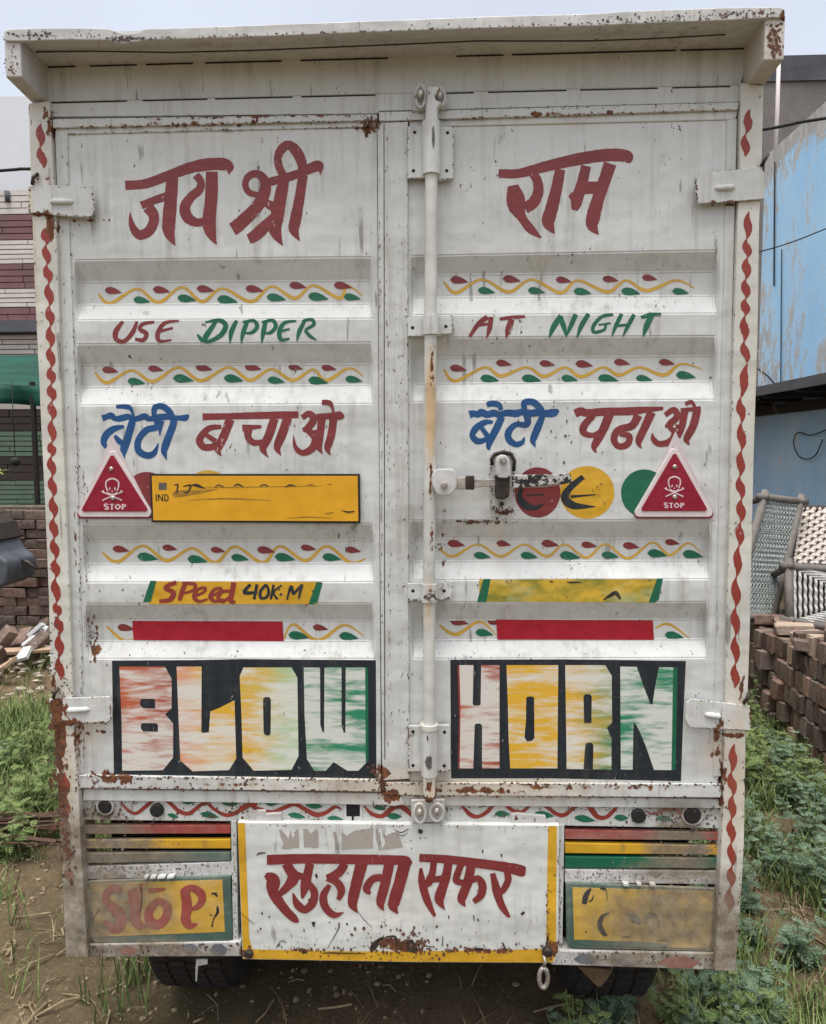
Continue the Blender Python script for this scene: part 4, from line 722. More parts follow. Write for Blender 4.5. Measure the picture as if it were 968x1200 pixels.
word('painted_lettering', [[(188,386,52),(400,380,50),(700,384,50),(880,388,50),(915,398,46),(930,412,20)],[(180,462,24),(218,490,72),(222,555,56),(280,640,48),(330,690,38),(352,706,8)],[(285,405,48),(308,440,52),(325,478,62),(290,528,42),(242,572,28)],
  [(410,405,44),(396,470,46),(385,520,50),(370,585,12)],[(310,455,38),(390,478,34)],[(322,558,8),(345,615,40),(385,642,40),(425,605,42),(432,550,38),(400,505,34)],
  [(590,405,44),(560,450,46),(500,484,42)],[(498,478,34),(550,502,40),(572,545,40),(556,592,22)],[(512,515,22),(480,570,40),(490,630,40),(535,670,34),(585,656,3)],[(678,400,62),(652,500,58),(630,600,52),(640,635,30),(658,658,3)],
  [(722,560,14),(702,535,40),(728,490,38),(770,478,38),(805,500,30)],[(820,400,52),(800,500,50),(775,595,46),(780,628,26),(792,647,3)],[(900,400,62),(874,500,62),(842,610,58),(850,645,28),(866,662,3)]], B2, tbd-.0004, M['red'], tb, label='red Hindi word on the left of the tailboard')
word('painted_lettering', [[(50,375,42),(200,384,44),(350,403,48),(500,424,52),(575,442,60),(598,446,40)],[(58,428,14),(64,500,38),(90,592,38),(130,677,16)],[(125,392,32),(118,450,36),(100,500,42),(80,525,14)],[(105,490,28),(170,482,36)],[(202,392,44),(186,480,46),(155,575,52),(160,610,34),(182,643,3)],
  [(268,402,34),(246,460,36),(240,495,30),(285,505,34)],[(318,412,46),(300,500,48),(270,580,46),(274,605,30),(288,627,3)],[(308,500,24),(352,482,34),(376,520,42),(366,570,40),(330,602,26)],[(428,455,26),(446,530,42),(470,610,38),(505,668,22),(520,680,3)],[(500,440,32),(508,490,36),(480,545,30),(455,562,10)]], B3, tbd-.0004, M['red'], tb, label='red Hindi word on the right of the tailboard')
def torn(pts): poly('torn_sticker', pts, tbd-.0002, M['pencil'], tb, z=B2)
torn([(250,228),(262,230),(300,275),(310,230),(322,278),(340,230),(352,228),(355,325),(330,322),(300,330),(262,328),(275,300),(260,270)])
torn([(375,225),(400,228),(410,250),(425,245),(440,225),(452,240),(455,320),(430,325),(408,318),(380,322)])
torn([(528,238),(545,245),(552,270),(556,330),(542,335),(538,290)]); torn([(570,240),(600,260),(640,235),(735,222),(735,325),(600,330),(570,335),(580,290)])
torn([(750,240),(772,245),(780,330),(765,338)]); torn([(790,245),(800,262),(850,240),(870,262),(890,320),(780,335),(798,300)])
word('scratched_mark', [[(845,228,3),(880,245,5),(920,225,3)],[(855,245,2),(885,262,4),(915,245,2)],[(136,362,6),(150,352,8),(183,350,5)],[(45,650,2),(100,700,2.5),(130,722,1)],[(560,710,8),(555,745,5),(500,842,2)],[(540,770,2),(500,845,1)],[(655,650,2),(690,695,3),(732,735,2)],[(235,842,3),(260,805,4),(290,815,3)]], B2, tbd-.0007, M['steeldark'], tb, kind='stuff')
word('rust_hole', [[(440,458,8),(444,470,12),(444,480,5)],[(402,590,12),(410,594,12)],[(428,705,20),(430,730,8)],[(378,848,16),(382,868,26)],[(200,675,6),(200,685,6)],[(162,655,7),(164,668,7)],[(154,735,7),(156,748,7)],[(600,712,9),(602,722,9)],[(603,452,5),(606,458,5)]], B2, tbd-.0007, M['hole'], tb, kind='stuff')
word('rust_hole', [[(45,235,20),(60,240,18),(52,252,6)],[(52,272,8),(58,274,8)],[(377,335,8),(377,350,6)],[(474,355,10),(474,372,5)],[(745,462,8),(752,466,8)],[(202,672,6),(202,690,5)],[(330,672,6),(333,700,4)],[(352,690,8),(355,702,8)],[(575,668,14),(592,655,14)],[(478,812,8),(500,855,6)],[(172,780,4),(168,830,5)]], B3, tbd-.0007, M['steeldark'], tb, kind='stuff')
bolt('board_bolt', 292, 1117, -.006, .012, tb, M['steeldark'], .010); bolt('board_bolt', 641, 1114, -.006, .014, tb, M['steeldark'], .012)
rh = word('rust_patch', [[(725,862,10),(740,830,34),(770,800,22),(790,785,10)],[(800,785,8),(850,782,10),(858,830,10)],[(915,800,10),(930,845,34),(960,850,14)],[(470,868,2),(520,866,7),(700,870,3)]], B2, tbd-.0007, M['steeldark'], tb, kind='stuff')
word('rust_patch', [[(0,800,30),(15,835,40),(40,855,10)],[(85,832,4),(130,835,5)],[(330,840,4),(360,848,14),(385,846,3)],[(700,840,3),(712,800,12),(715,775,4)]], B3, tbd-.0007, M['steeldark'], tb, kind='stuff')
# shackle and hanging flap
c = PY(637, 1133, -.015); MB().tube([(c.x,-.010,c.z+.03),(c.x+.004,-.018,c.z+.016),(c.x,-.015,c.z)], .0045, 8).build('shackle_link', M['steel'], truck, smooth=True)
lk = [(c.x+.011*math.cos(a_)+.0*1, -.015, c.z-.030+.026*math.sin(a_)) for a_ in [6.2832*i/20 for i in range(21)]]
MB().tube(lk, .0062, 8, False).build('shackle', M['steel'], truck, smooth=True)
MB().prism(xz([(677,1133),(718,1137),(712,1147),(704,1156.5),(699,1155)], .05), .05, .056).build('hanging_flap', flat('brown_flap', rgb(92,72,52), .8, 0, .3, 25, .4), truck)
MB().prism(xz([(230,1124.5),(243,1124.5),(243,1130),(232,1132),(230.5,1150),(229.3,1150),(229,1134)], .05), .05, .054).build('hanging_tag', M['white2'], truck)
# --- box body, chassis, wheels, cab (what a side step would show)
XL, XR = PY(34,121,0).x, PY(895,100,0).x; ZT = PY(480,23,YO).z-.01; ZB = PY(480,945,.05).z
body_m = M['white2']
for X, sgn in ((PY(70,500,.07).x, -1), (PY(862,520,.07).x, 1)):
    mb = MB(); Y0, Y1, nrib = .07, 3.4, 22
    V = []; F = []
    for i in range(nrib*4+1):
        y = Y0 + (Y1-Y0)*i/(nrib*4); dx = (0, 0, .022, .022)[i % 4]
        V += [(X-sgn*dx, y, ZB), (X-sgn*dx, y, ZT-.02)]
    for i in range(nrib*4): F.append((2*i, 2*i+2, 2*i+3, 2*i+1))
    mb.add(V, F).build('side_wall', body_m, truck)
    MB().box((min(X, X+sgn*.012), .07, ZT-.09), (max(X, X+sgn*.012), 3.4, ZT-.02)).build('side_rail', body_m, truck, bev=.003)
    MB().box((min(X, X+sgn*.012), .07, ZB-.04), (max(X, X+sgn*.012), 3.4, ZB+.06)).build('side_rail', body_m, truck, bev=.003)
MB().box((XL, -.10, ZT-.006), (XR, 3.42, ZT+.0)).build('box_roof', body_m, truck)
MB().box((XL+.02, 3.38, ZB), (XR-.02, 3.41, ZT-.02)).build('front_wall', body_m, truck)
MB().box((XL+.03, .052, ZB-.05), (XR-.03, 3.4, ZB-.005)).build('box_floor', M['dark'], truck)
for X in (-.36, .36): MB().box((X-.035, .06, .50), (X+.035, 4.6, .62)).build('chassis_rail', M['dark'], truck, bev=.004)
for Y in (.12, 1.6, 2.6): MB().box((-.36, Y-.03, .51), (.36, Y+.03, .61)).build('cross_member', M['dark'], truck, bev=.003)
for x0, x1 in ((-.775, -.30), (.30, .778)): MB().box((x0, .075, .34+.05), (x1, .087, ZB-.05)).build('mud_flap', M['rubber'], truck, bev=.003)
MB().box((-.30, .10, .36), (.30, .14, ZB-.05)).build('spare_wheel_carrier', M['dark'], truck, bev=.003)
def tyre(X0, X1, Y, R, nm='rear_wheel'):
    w = empty(nm, (0, 0, 0)); w.parent = truck
    n = 40; prof = [(X0+.02, R*.62), (X0, R*.72), (X0+.004, R*.9), (X0+.02, R*.975), (X0+.05, R), (X1-.05, R), (X1-.02, R*.975), (X1-.004, R*.9), (X1, R*.72), (X1-.02, R*.62)]
    V = []; F = []; m = len(prof)
    for i in range(n):
        a = 6.2832*i/n
        for x, r in prof: V.append((x, Y+r*math.sin(a), R-.012+r*math.cos(a)))
    for i in range(n):
        for j in range(m): F.append((i*m+j, i*m+(j+1) % m, ((i+1) % n)*m+(j+1) % m, ((i+1) % n)*m+j))
    MB().add(V, F).build('tyre', flat('muddy_tyre', rgb(34,29,25), .9, 0, .4, 25, .5), w, smooth=True)
    mb = MB()
    for i in range(60):
        a = 6.2832*i/60; s_, c_ = math.sin(a), math.cos(a)
        for q in range(4):
            xa = X0+.03+(X1-X0-.06)*q/4+.004; xb = xa+(X1-X0-.06)/4-.010; a2 = a+(.03 if q % 2 else 0); s_, c_ = math.sin(a2), math.cos(a2); s2, c2 = math.sin(a2+.062), math.cos(a2+.062)
            f = lambda x, r, s, c: (x, Y+r*s, R-.012+r*c)
            mb.add([f(xa,R-.004,s_,c_),f(xb,R-.004,s_,c_),f(xb,R-.004,s2,c2),f(xa,R-.004,s2,c2),f(xa,R+.008,s_,c_),f(xb,R+.008,s_,c_),f(xb,R+.008,s2,c2),f(xa,R+.008,s2,c2)], [(4,5,6,7),(0,1,5,4),(1,2,6,5),(2,3,7,6),(3,0,4,7)])
    mb.build('tread', bpy.data.materials['muddy_tyre'], w, kind='stuff')
    MB().tube([(X0+.05, Y, R-.012), (X1-.05, Y, R-.012)], R*.62, 32).build('rim', M['steeldark'], w, bev=.01)
    return w
tyre(-.745, -.475, .475, .335); tyre(.475, .745, .475, .335)
MB().tube([(-.55, .475, .33), (.55, .475, .33)], .045, 14).ball((0, .475, .33), .13, 1, .9, 1).build('rear_axle', M['dark'], truck, smooth=True)
for X in (-.40, .40): 
    mb = MB()
    for k_ in range(4): mb.tube([(X, .12+.05*k_, .52-.025*k_), (X, .475, .40-.018*k_), (X, .95-.06*k_, .52-.025*k_)], .016, 6)
    mb.build('leaf_spring', M['dark'], truck)
tyre(-.74, -.54, 4.0, .335, 'front_wheel'); tyre(.54, .74, 4.0, .335, 'front_wheel')
MB().prism([(-.80, .55), (.80, .55), (.82, 1.2), (.72, 1.95), (-.72, 1.95), (-.82, 1.2)], 3.5, 4.7).build('cab', flat('blue_cab_paint', rgb(196,190,176), .4, 0, .1, 6), truck, bev=.04)

dabs([(288,1112,640,1112,4,3,110,.4,2.2,1.2,-.0076),(430,1100,500,1104,18,9,90,.6,3.2,1.3,-.0076),(300,1105,640,1100,20,16,110,.3,1.5,1.8,-.0076),(288,1000,640,1060,60,40,60,.3,1.1,1.5,-.0076),(641,1040,642,1115,1,6,50,.4,1.8,2,-.0076),(286,968,650,969,6,1,50,.3,1.2,.8,-.0076),(430,1118,500,1118,30,4,50,.5,2.2,1,-.0076)], tb, RU, seed=31)
dabs([(100,940,845,950,8,1.2,150,.4,1.5,.7,.0008),(98,945,840,968,20,5,160,.4,1.6,1.2,.0104),(96,945,140,955,14,8,150,.5,2.2,1.2,.0104),(760,955,842,960,16,8,150,.5,2.2,1.2,.0104)], truck, CH, seed=32)
dabs([(442,936,476,940,8,4,90,.6,2.8,1,.0104),(230,950,300,955,16,6,60,.4,2.0,1.4,.0104),(100,962,440,963,6,1,70,.4,1.6,.7,.0104)], truck, RU, seed=33)
dabs([(95,1020,200,1020,30,5,190,.4,1.8,.8,.0134),(275,1012,180,1028,30,2,80,.4,1.6,.8,.0134),(700,1028,842,1030,30,5,230,.4,1.8,.8,.0134),(664,1022,760,1026,20,3,60,.4,1.4,.8,.0134),(655,970,656,1112,1.2,6,110,.4,1.8,2,.0094),(274,970,276,1100,1.4,6,80,.4,1.5,2,.0094)], truck, GRI, 'grime', seed=34)
dabs([(93,972,130,972,26,3,120,.4,1.9,.8,.0136),(93,990,150,990,36,3,150,.4,1.9,.8,.0136),(93,1006,160,1006,46,3,160,.4,2.0,.8,.0136),(845,979,790,978,24,3,90,.4,1.9,.8,.0136),(845,996,790,995,20,3,120,.4,1.9,.8,.0136),(845,1011,780,1010,26,3,140,.4,2.0,.8,.0136)], truck, GRI, 'grime', seed=35)
dabs([(105,1112,280,1110,4,4,120,.5,2.2,1,.0014),(660,1122,836,1127,4,5,160,.5,2.2,1,.0014)], truck, CH, seed=36)
# ------------------------------------------------------------------ ground
R_ = random.Random(11)
def gh(x, y):
    h = .030*noise.noise(Vector((x*.8, y*.8, 0))) + .014*noise.noise(Vector((x*3.1, y*3.1, 4)))
    d = max(abs(x)-.1, 0)
    if y > -.2 and abs(x) < 1: h *= .5
    return h - .01
def ground_mat():
    t = NT('dry_earth'); t.P = t.tc.outputs['Object']
    a = t.noise(1.3, 6, .6); b = t.noise(9, 8, .7); c_ = t.noise(60, 6, .75)
    c = t.mix(t.mr(b, .3, .7), rgb(88,74,56), rgb(122,106,82))
    c = t.mix(t.mr(a, .45, .62), c, rgb(88,78,56)); c = t.mix(t.mr(c_, .55, .72, 0, .7), c, rgb(156,140,114)); c = t.mix(t.mr(c_, .42, .30, 0, .7), c, rgb(52,42,32))
    h = t.math('ADD', t.math('MULTIPLY', b, .6), t.math('MULTIPLY', c_, .4))
    return t.fin(c, .92, h, .9, .03, spec=.15)
V = []; F = []
def axis(): 
    a = [-3000,-400,-120,-50,-25,-14,-9]; x = -6.5
    while x < 6.5: a.append(x); x += .09
    return a + [9,14,25,50,120,400,3000]
xs = axis(); ys = [-400,-120,-50,-25,-12,-6]; y = -3.0
while y < 9: ys.append(y); y += .09
ys += [10,12,15,20,30,60,150,400,3000]
for y in ys:
    for x in xs: V.append((x, y, gh(x, y) if max(abs(x), abs(y-3)) < 7 else -.01))
nx = len(xs)
F = [(j*nx+i, j*nx+i+1, (j+1)*nx+i+1, (j+1)*nx+i) for j in range(len(ys)-1) for i in range(nx-1)]
mobj('ground', V, F, ground_mat(), smooth=True, kind='structure')
# ------------------------------------------------------------------ grass, weeds, litter
def leafmat(name, ca, cb, tip=None, rough=.6):
    t = NT(name); n = t.noise(3.0, 5, .6); n2 = t.noise(60, 2, .5)
    c = t.mix(t.mr(n, .35, .65), ca, cb); c = t.mix(t.mr(n2, .5, .7, 0, .6), c, tip or rgb(150,140,90))
    t.fin(c, rough, spec=.25)
    return t.m
G1 = leafmat('grass_blade', rgb(82,104,56), rgb(118,138,80), rgb(160,152,106)); G2 = leafmat('grey_green_leaf', rgb(80,104,80), rgb(118,138,112), rgb(146,156,130)); DRY = leafmat('dry_stalk', rgb(150,134,104), rgb(116,98,72), rgb(180,166,136))
BARE = [(PG(a_, b_).x, PG(a_, b_).y, c_) for a_, b_, c_ in ((915,1075,.15),(935,975,.14),(955,1130,.12),(885,1020,.08),(25,1030,.2),(20,800,.5),(60,1170,.13))]
def dens(x, y):
    n = noise.noise(Vector((x*.9, y*.9, 9))) + .5*noise.noise(Vector((x*2.7, y*2.7, 2)))
    if x < -.6: base = .66 if 1.0 < y < 2.9 else (.30 if y <= 1.0 else .22)
    elif x > .6: base = .50
    else: base = .05
    if abs(x) < .8 and 0 < y < 3.6: base = .0
    for hx_, hy_, hr in BARE:
        q = math.hypot(x-hx_, (y-hy_)*.7)/hr
        if q < 1: return .06
    return max(0, min(1, base + n*.55))
def blades(name, n, region, hmin, hmax, wid, mat, lean=.5, dfun=dens, seed=1, **k):
    r = random.Random(seed); V = []; F = []
    c = 0; tries = 0
    while c < n and tries < n*12:
        tries += 1; x = r.uniform(region[0], region[1]); y = r.uniform(region[2], region[3])
        if r.random() > dfun(x, y): continue
        for q in range(r.randint(3, 6)):
            bx, by = x+r.gauss(0, .02), y+r.gauss(0, .02); h = r.uniform(hmin, hmax); a = r.uniform(0, 6.283); l = h*r.uniform(.1, lean); w = wid*r.uniform(.6, 1.2)
            dx, dy = math.cos(a), math.sin(a); px, py = -dy*w, dx*w; z = gh(bx, by)-.005; b = len(V)
            V += [(bx-px, by-py, z), (bx+px, by+py, z), (bx+dx*l*.35-px*.8, by+dy*l*.35-py*.8, z+h*.55), (bx+dx*l*.35+px*.8, by+dy*l*.35+py*.8, z+h*.55), (bx+dx*l, by+dy*l, z+h*r.uniform(.8, 1))]
            F += [(b, b+1, b+3, b+2), (b+2, b+3, b+4)]; c += 1
    me = bpy.data.meshes.new(name); me.from_pydata(V, [], F); me.materials.append(mat); o = bpy.data.objects.new(name, me); COL.objects.link(o); return tag(o, **k)
inl = lambda x, y: dens(x, y) if (x < -.78) else 0
blades('grass', 32000, (-3.6, -.8, .2, 4.4), .05, .19, .0030, G1, .7, inl, 1, label='green grass growing over the bare earth left of the truck', kind='stuff', cat='grass')
blades('grass', 26000, (.75, 2.3, -.4, 4.2), .04, .17, .0028, G1, .9, lambda x, y: dens(x, y), 2, label='green grass and weeds growing right of the truck', kind='stuff', cat='grass')
blades('dry_grass', 7000, (-4.0, 2.6, -1.2, 4.5), .02, .07, .0018, DRY, 2.6, lambda x, y: .5 if abs(x) > .8 or y < .3 else .08, 3, label='dry straw and dead grass lying on the earth', kind='stuff', cat='dry grass')
# twigs, stones and scraps
mb = MB(); r = random.Random(4)
for i in range(800):
    x = r.choice((r.uniform(-2.2, -.75), r.uniform(.75, 2.1), r.uniform(-1.2, 1.2))); y = r.uniform(-.5, 3.6); a = r.uniform(0, 3.14); l = r.uniform(.03, .14); z = gh(x, y)+.006
    m_ = (x+math.cos(a)*l*.5+r.gauss(0, .008), y+math.sin(a)*l*.5+r.gauss(0, .008), z+r.uniform(0, .02))
    mb.tube([(x, y, z), m_, (x+math.cos(a)*l, y+math.sin(a)*l, z+r.uniform(-.003, .012))], r.uniform(.0014, .004), 5)
mb.build('twigs', DRY, kind='stuff', label='dry twigs scattered over the ground', cat='twigs')
mb = MB()
for i in range(700):
    x = r.uniform(-3, 2.6); y = r.uniform(-1.0, 4.2); s = r.uniform(.003, .011)
    mb.ball((x, y, gh(x, y)+s*.3), s, r.uniform(.7, 1.3), r.uniform(.7, 1.3), r.uniform(.4, .8), 6, 4)
for i in range(2600):
    x = r.uniform(-2.2, 2.1); y = r.uniform(-.5, 2.6); s = r.uniform(.003, .012)
    if noise.noise(Vector((x*2, y*2, 7))) < -.1: continue
    mb.ball((x, y, gh(x, y)+s*.2), s, r.uniform(.7, 1.4), r.uniform(.7, 1.4), r.uniform(.4, .8), 5, 3)
mb.build('pebbles', flat('pebble', rgb(136,118,94), .9, 0, .35, 15, .3), kind='stuff', label='small stones and clods on the dry earth', cat='pebbles')
# weeds with cut leaves
def weed_mesh(seed, hgt, nst, spread, dark=0):
    r = random.Random(seed); st = MB(); V = []; F = []
    for s_ in range(nst):
        a = r.uniform(0, 6.283); h = hgt*r.uniform(.55, 1.1); sp = spread*r.uniform(.3, 1)
        P = [Vector((0, 0, 0)), Vector((math.cos(a)*sp*.35, math.sin(a)*sp*.35, h*.45)), Vector((math.cos(a)*sp, math.sin(a)*sp, h))]
        st.tube(P, [.0035, .0026, .0012], 5)
        for q in range(9):
            t = .12 + .88*q/8; p = P[0].lerp(P[1], t*2) if t < .5 else P[1].lerp(P[2], t*2-1)
            la = r.uniform(0, 6.283); L = r.uniform(.05, .085)*(1.15-.5*t); el = r.uniform(-.2, .6)
            ax = Vector((math.cos(la)*math.cos(el), math.sin(la)*math.cos(el), math.sin(el))); sd = Vector((-math.sin(la), math.cos(la), r.uniform(-.3, .3))).normalized(); up = ax.cross(sd)
            for m in range(5):
                f = (m+1)/5.2; c = p+ax*L*f - up*L*.25*f*f; ll = L*.42*math.sin(math.pi*(f*.75+.2)); w = ll*.22
                for sg in (-1, 1):
                    tip = c + (sd*sg*.8+ax*.6).normalized()*ll; mid = c.lerp(tip, .5); b = len(V)
                    V += [c, mid+ax*w-up*.002, tip, mid-ax*w-up*.002]; F.append((b, b+1, b+2, b+3))
            tip = p+ax*L*1.15-up*L*.3; mid = p+ax*L*.6-up*L*.1; b = len(V); V += [p, mid+sd*L*.07, tip, mid-sd*L*.07]; F.append((b, b+1, b+2, b+3))
    ms = bpy.data.meshes.new('stems'); ms.from_pydata(st.v, [], st.f); ms.materials.append(DRY if dark == 2 else G1)
    ml = bpy.data.meshes.new('leaves'); ml.from_pydata([tuple(v) for v in V], [], F); ml.materials.append(G1 if dark else G2)
    return ms, ml
WM = [weed_mesh(20+i, h, n_, sp, dk) for i, (h, n_, sp, dk) in enumerate(((.20,9,.13,0),(.26,11,.16,0),(.14,8,.12,0),(.22,10,.15,1),(.30,12,.2,1),(.10,8,.1,0)))]
def weed(x, y, k, s, rz, label, group):
    w = empty('weed_plant', (x, y, gh(x, y)-.004), rz, label=label, cat='weed', group=group); w.scale = (s, s, s)
    for nm, me in zip(('stems', 'leaves'), WM[k]):
        o = bpy.data.objects.new(nm, me); COL.objects.link(o); o.parent = w
r = random.Random(8)
for i in range(110):
    x = r.uniform(.95, 2.0); y = r.uniform(-.05, 2.9)
    if noise.noise(Vector((x*1.4, y*1.4, 3))) < -.05 : continue
    if x < 1.15 and y < .0: continue
    if dens(x, y) <= .06 and r.random() < .6: continue
    weed(x, y, r.choice((0,0,1,2,5,0,2)), r.uniform(.6, 1.1), r.uniform(0, 6.3), ('feathery grey green weed close beside the right post of the truck' if x < 1.3 else 'feathery grey green weed in the middle of the strip right of the truck' if x < 1.65 else 'feathery grey green weed nearer the brick stack than the truck'), ('weeds close beside the right post' if x < 1.3 else 'weeds in the middle of the right strip' if x < 1.65 else 'feathery weeds near the brick stack'))
for i in range(26):
    weed(r.uniform(.42, 1.0), r.uniform(.0, .28) if i % 2 else r.uniform(.25, 1.0), r.choice((0,2,5,3)), r.uniform(.5, .85), r.uniform(0, 6.3), 'feathery weed in the shade under the rear right corner of the truck', 'weeds under the truck corner')
for i in range(30):
    weed(r.uniform(1.3, 2.0), r.uniform(1.6, 3.9), r.choice((3,4)), r.uniform(.7, 1.1), r.uniform(0, 6.3), 'dark green bushy weed at the foot of the brick stack', 'bushy weeds beside the brick stack')
for i in range(34):
    weed(r.uniform(-2.3, -.98), r.uniform(1.0, 2.3), r.choice((3,3,4,0)), r.uniform(.55, .95), r.uniform(0, 6.3), 'dark green weed in the grass left of the truck', 'dark weeds left of the truck')
# ------------------------------------------------------------------ bricks
def brickmat(name, ca, cb, dust):
    t = NT(name); oi = t.n("ShaderNodeObjectInfo"); n = t.noise(18, 6, .7, vec=t.tc.outputs['Object']); big = t.noise(2, 2, .5)
    c = t.mix(oi.outputs['Random'], ca, cb); c = t.mix(t.mr(n, .42, .66, 0, .75), c, dust); c = t.mix(t.mr(n, .4, .28, 0, .6), c, rgb(58,44,38))
    return t.fin(c, .9, n, .7, .012, spec=.15)
BR = brickmat('fired_brick', rgb(120,88,76), rgb(112,100,92), rgb(142,130,118)); BRL = brickmat('pale_pink_brick', rgb(150,108,92), rgb(168,148,130), rgb(184,170,154)); BRD = brickmat('dark_brick', rgb(96,78,70), rgb(86,76,70), rgb(126,114,102))
def brick_mesh(sx, sy, sz, seed, mat):
    r = random.Random(seed); o = mobj('t', MB().box((-sx/2, -sy/2, -sz/2), (sx/2, sy/2, sz/2)).v, MB().box((-sx/2, -sy/2, -sz/2), (sx/2, sy/2, sz/2)).f, mat, bev=.006, seg=1)
    me = o.data; me.name = 'brick'
    for v in me.vertices: v.co += Vector((r.uniform(-.006, .006), r.uniform(-.004, .004), r.uniform(-.005, .005)))
    bpy.data.objects.remove(o); return me
def put(me, loc, rot, parent, nm='brick'):
    o = bpy.data.objects.new(nm, me); COL.objects.link(o); o.parent = parent; o.location = loc; o.rotation_euler = rot
r = random.Random(15)
pile = empty('brick_stack', (2.2, 2.3, 0), label='long dry stack of old red bricks standing on edge beside the weeds', cat='brick stack')
BE = [brick_mesh(.222, .073, .108, i, m) for i, m in enumerate((BR, BR, BRD, BR, BRL, BRD, BR))]
BF = [brick_mesh(.205, .100, .066, 30+i, m) for i, m in enumerate((BRL, BR, BR, BRL, BRD))]
cnt = 0
for row in range(7):
    z = .055 + row*.113; y = .55 - .04*(row % 2)
    while y < 3.75 - .07*row:
        top = .72 - .20*max(0, y-1.9) + .03*math.sin(y*5)
        if z < top and cnt < 290:
            tl = r.random() < .16
            if not (row > 4 and y > 2.7 and r.random() < .25):
                put(r.choice(BE), (r.gauss(0, .012)+(-.03 if tl else 0), y-2.3, z+gh(2.2, y)*.3+r.uniform(-.003, .003)), (r.gauss(0, .05 if tl else .02), r.gauss(0, .03), r.gauss(0, .06 if tl else .03)), pile); cnt += 1
        y += .079
zt = lambda y: min(7, int(((.72 - .20*max(0, y-1.9) + .03*math.sin(y*5)) - .055)/.113)+1)*.113
for i in range(20):
    y = .6 + i*.15 + r.uniform(-.04, .04)
    if cnt < 299: put(r.choice(BF), (r.gauss(-.01, .03), y-2.3, zt(y)+.040+gh(2.2,y)*.3), (r.gauss(0, .10), r.gauss(0, .08), r.gauss(0, .55)), pile); cnt += 1
mb = MB()
for row in range(6):
    for lay in (1, 2):
        y = .55
        while y < 3.3:
            z = .055+row*.113
            if z < .66 - .20*max(0, y-1.9) - .05*lay: mb.box((-.11+.235*lay, y-2.3, z-.052), (.11+.235*lay, y-2.3+.072, z+.054))
            y += .079
mb.build('inner_bricks', BR, pile, kind='stuff')
# tumbled bricks on top
# ------------------------------------------------------------------ rope cots leaning behind the brick stack
WOOD = flat('weathered_wood', rgb(104,98,92), .8, 0, .3, 18, .4); WOODD = flat('dark_wood', rgb(58,46,40), .8, 0, .3, 18, .4)
ROPE = flat('grey_rope', rgb(170,168,164), .9, 0, .25, 40, .3); ROPED = flat('olive_grey_rope', rgb(134,140,136), .9, 0, .3, 40, .3); ROPEP = flat('pale_rope', rgb(196,186,176), .9, 0, .15, 40, .3); MAROON = flat('maroon_rope', rgb(92,36,44), .9, 0, .3, 40)
def cot(corn, Ys, woodm, label, leg_dir, pattern, mat):
    """corn: four picture corners with a depth each, giving a leaning rectangular frame"""
    P = [PY(x, y, Yd) for (x, y), Yd in zip(corn, Ys)]
    root = empty('rope_cot', ((P[2]+P[3])/2).to_tuple(), label=label, cat='cot'); o0 = Vector(root.location)
    P = [p-o0 for p in P]; nrm = (P[1]-P[0]).cross(P[3]-P[0]).normalized()
    if nrm.y > 0: nrm = -nrm
    for i in range(4):
        a, b = P[i], P[(i+1) % 4]; e = (b-a).normalized()*.05
        MB().tube([a-e, a.lerp(b, .5)+nrm*.004, b+e], .026, 8).build('rail', woodm, root, smooth=True)
    for p in P: MB().tube([p+nrm*.035, p, p-nrm*.25], [.022, .027, .02], 8).build('leg', woodm, root, smooth=True)
    u = P[1]-P[0]; v = P[3]-P[0]; U = (P[1]-P[0]); 
    def at(s, t): return P[0].lerp(P[1], s).lerp(P[3].lerp(P[2], s), t)
    mb = MB()
    if pattern == 'mesh':
        n = 26
        for i in range(1, n):
            s = i/n
            mb.tube([at(s, t/24)+nrm*(.010 if (i+t) % 2 else -.006) for t in range(25)], .0075, 4, False); mb.tube([at(t/24, s)+nrm*(-.006 if (i+t) % 2 else .010) for t in range(25)], .0075, 4, False)
    elif pattern == 'bead':
        nn = 22; mm = 16
        for i in range(nn):
            for j in range(mm):
                s, t = (i+.5)/nn, (j+.5)/mm; c = at(s, t); d1 = u.normalized()*.028+v.normalized()*(.022 if (i+j) % 2 else -.022)
                mb.tube([c-d1, c+nrm*.018, c+d1], [.008, .017, .008], 5); 
            s = (i+.5)/nn; mb.tube([at(s, 0), at(s, .5)+nrm*.005, at(s, 1)], .007, 5, False)
    else:
        for k in range(1, 13):
            q = k/13*.5
            rect = [at(.5-q, .5), at(.5, .5-q), at(.5+q, .5), at(.5, .5+q)] if pattern == 'diamond' else [at(.5-q, .5-q), at(.5+q, .5-q), at(.5+q, .5+q), at(.5-q, .5+q)]
            pts = []
            for m in range(4):
                for w in range(8): pts.append(rect[m].lerp(rect[(m+1) % 4], w/8)+nrm*(.012 if w % 2 else .002))
            mb.tube(pts+[pts[0]], .0105, 5, False)
        for k in range(40):
            s = (k+.5)/40; mb.tube([at(s, 0), at(s, .06)], .008, 4); mb.tube([at(s, .94), at(s, 1)], .008, 4)
            mb.tube([at(0, s), at(.05, s)], .008, 4)
    mb.build('rope_weave', mat, root, kind='stuff')
    bk = MB(); q = [p-nrm*.014 for p in P]; bk.add(q+[p-nrm*.006 for p in q], [(0,1,2,3),(7,6,5,4),(0,4,5,1),(1,5,6,2),(2,6,7,3),(3,7,4,0)]); bk.build('rope_underlayer', M['dark'] if pattern != 'mesh' else ROPED, root)
    return root
cot([(895,583),(938,588),(905,724),(856,722)], (3.2, 3.3, 2.9, 2.85), WOOD, 'grey green rope cot tilted upright next to the truck post', 1, 'mesh', ROPED)
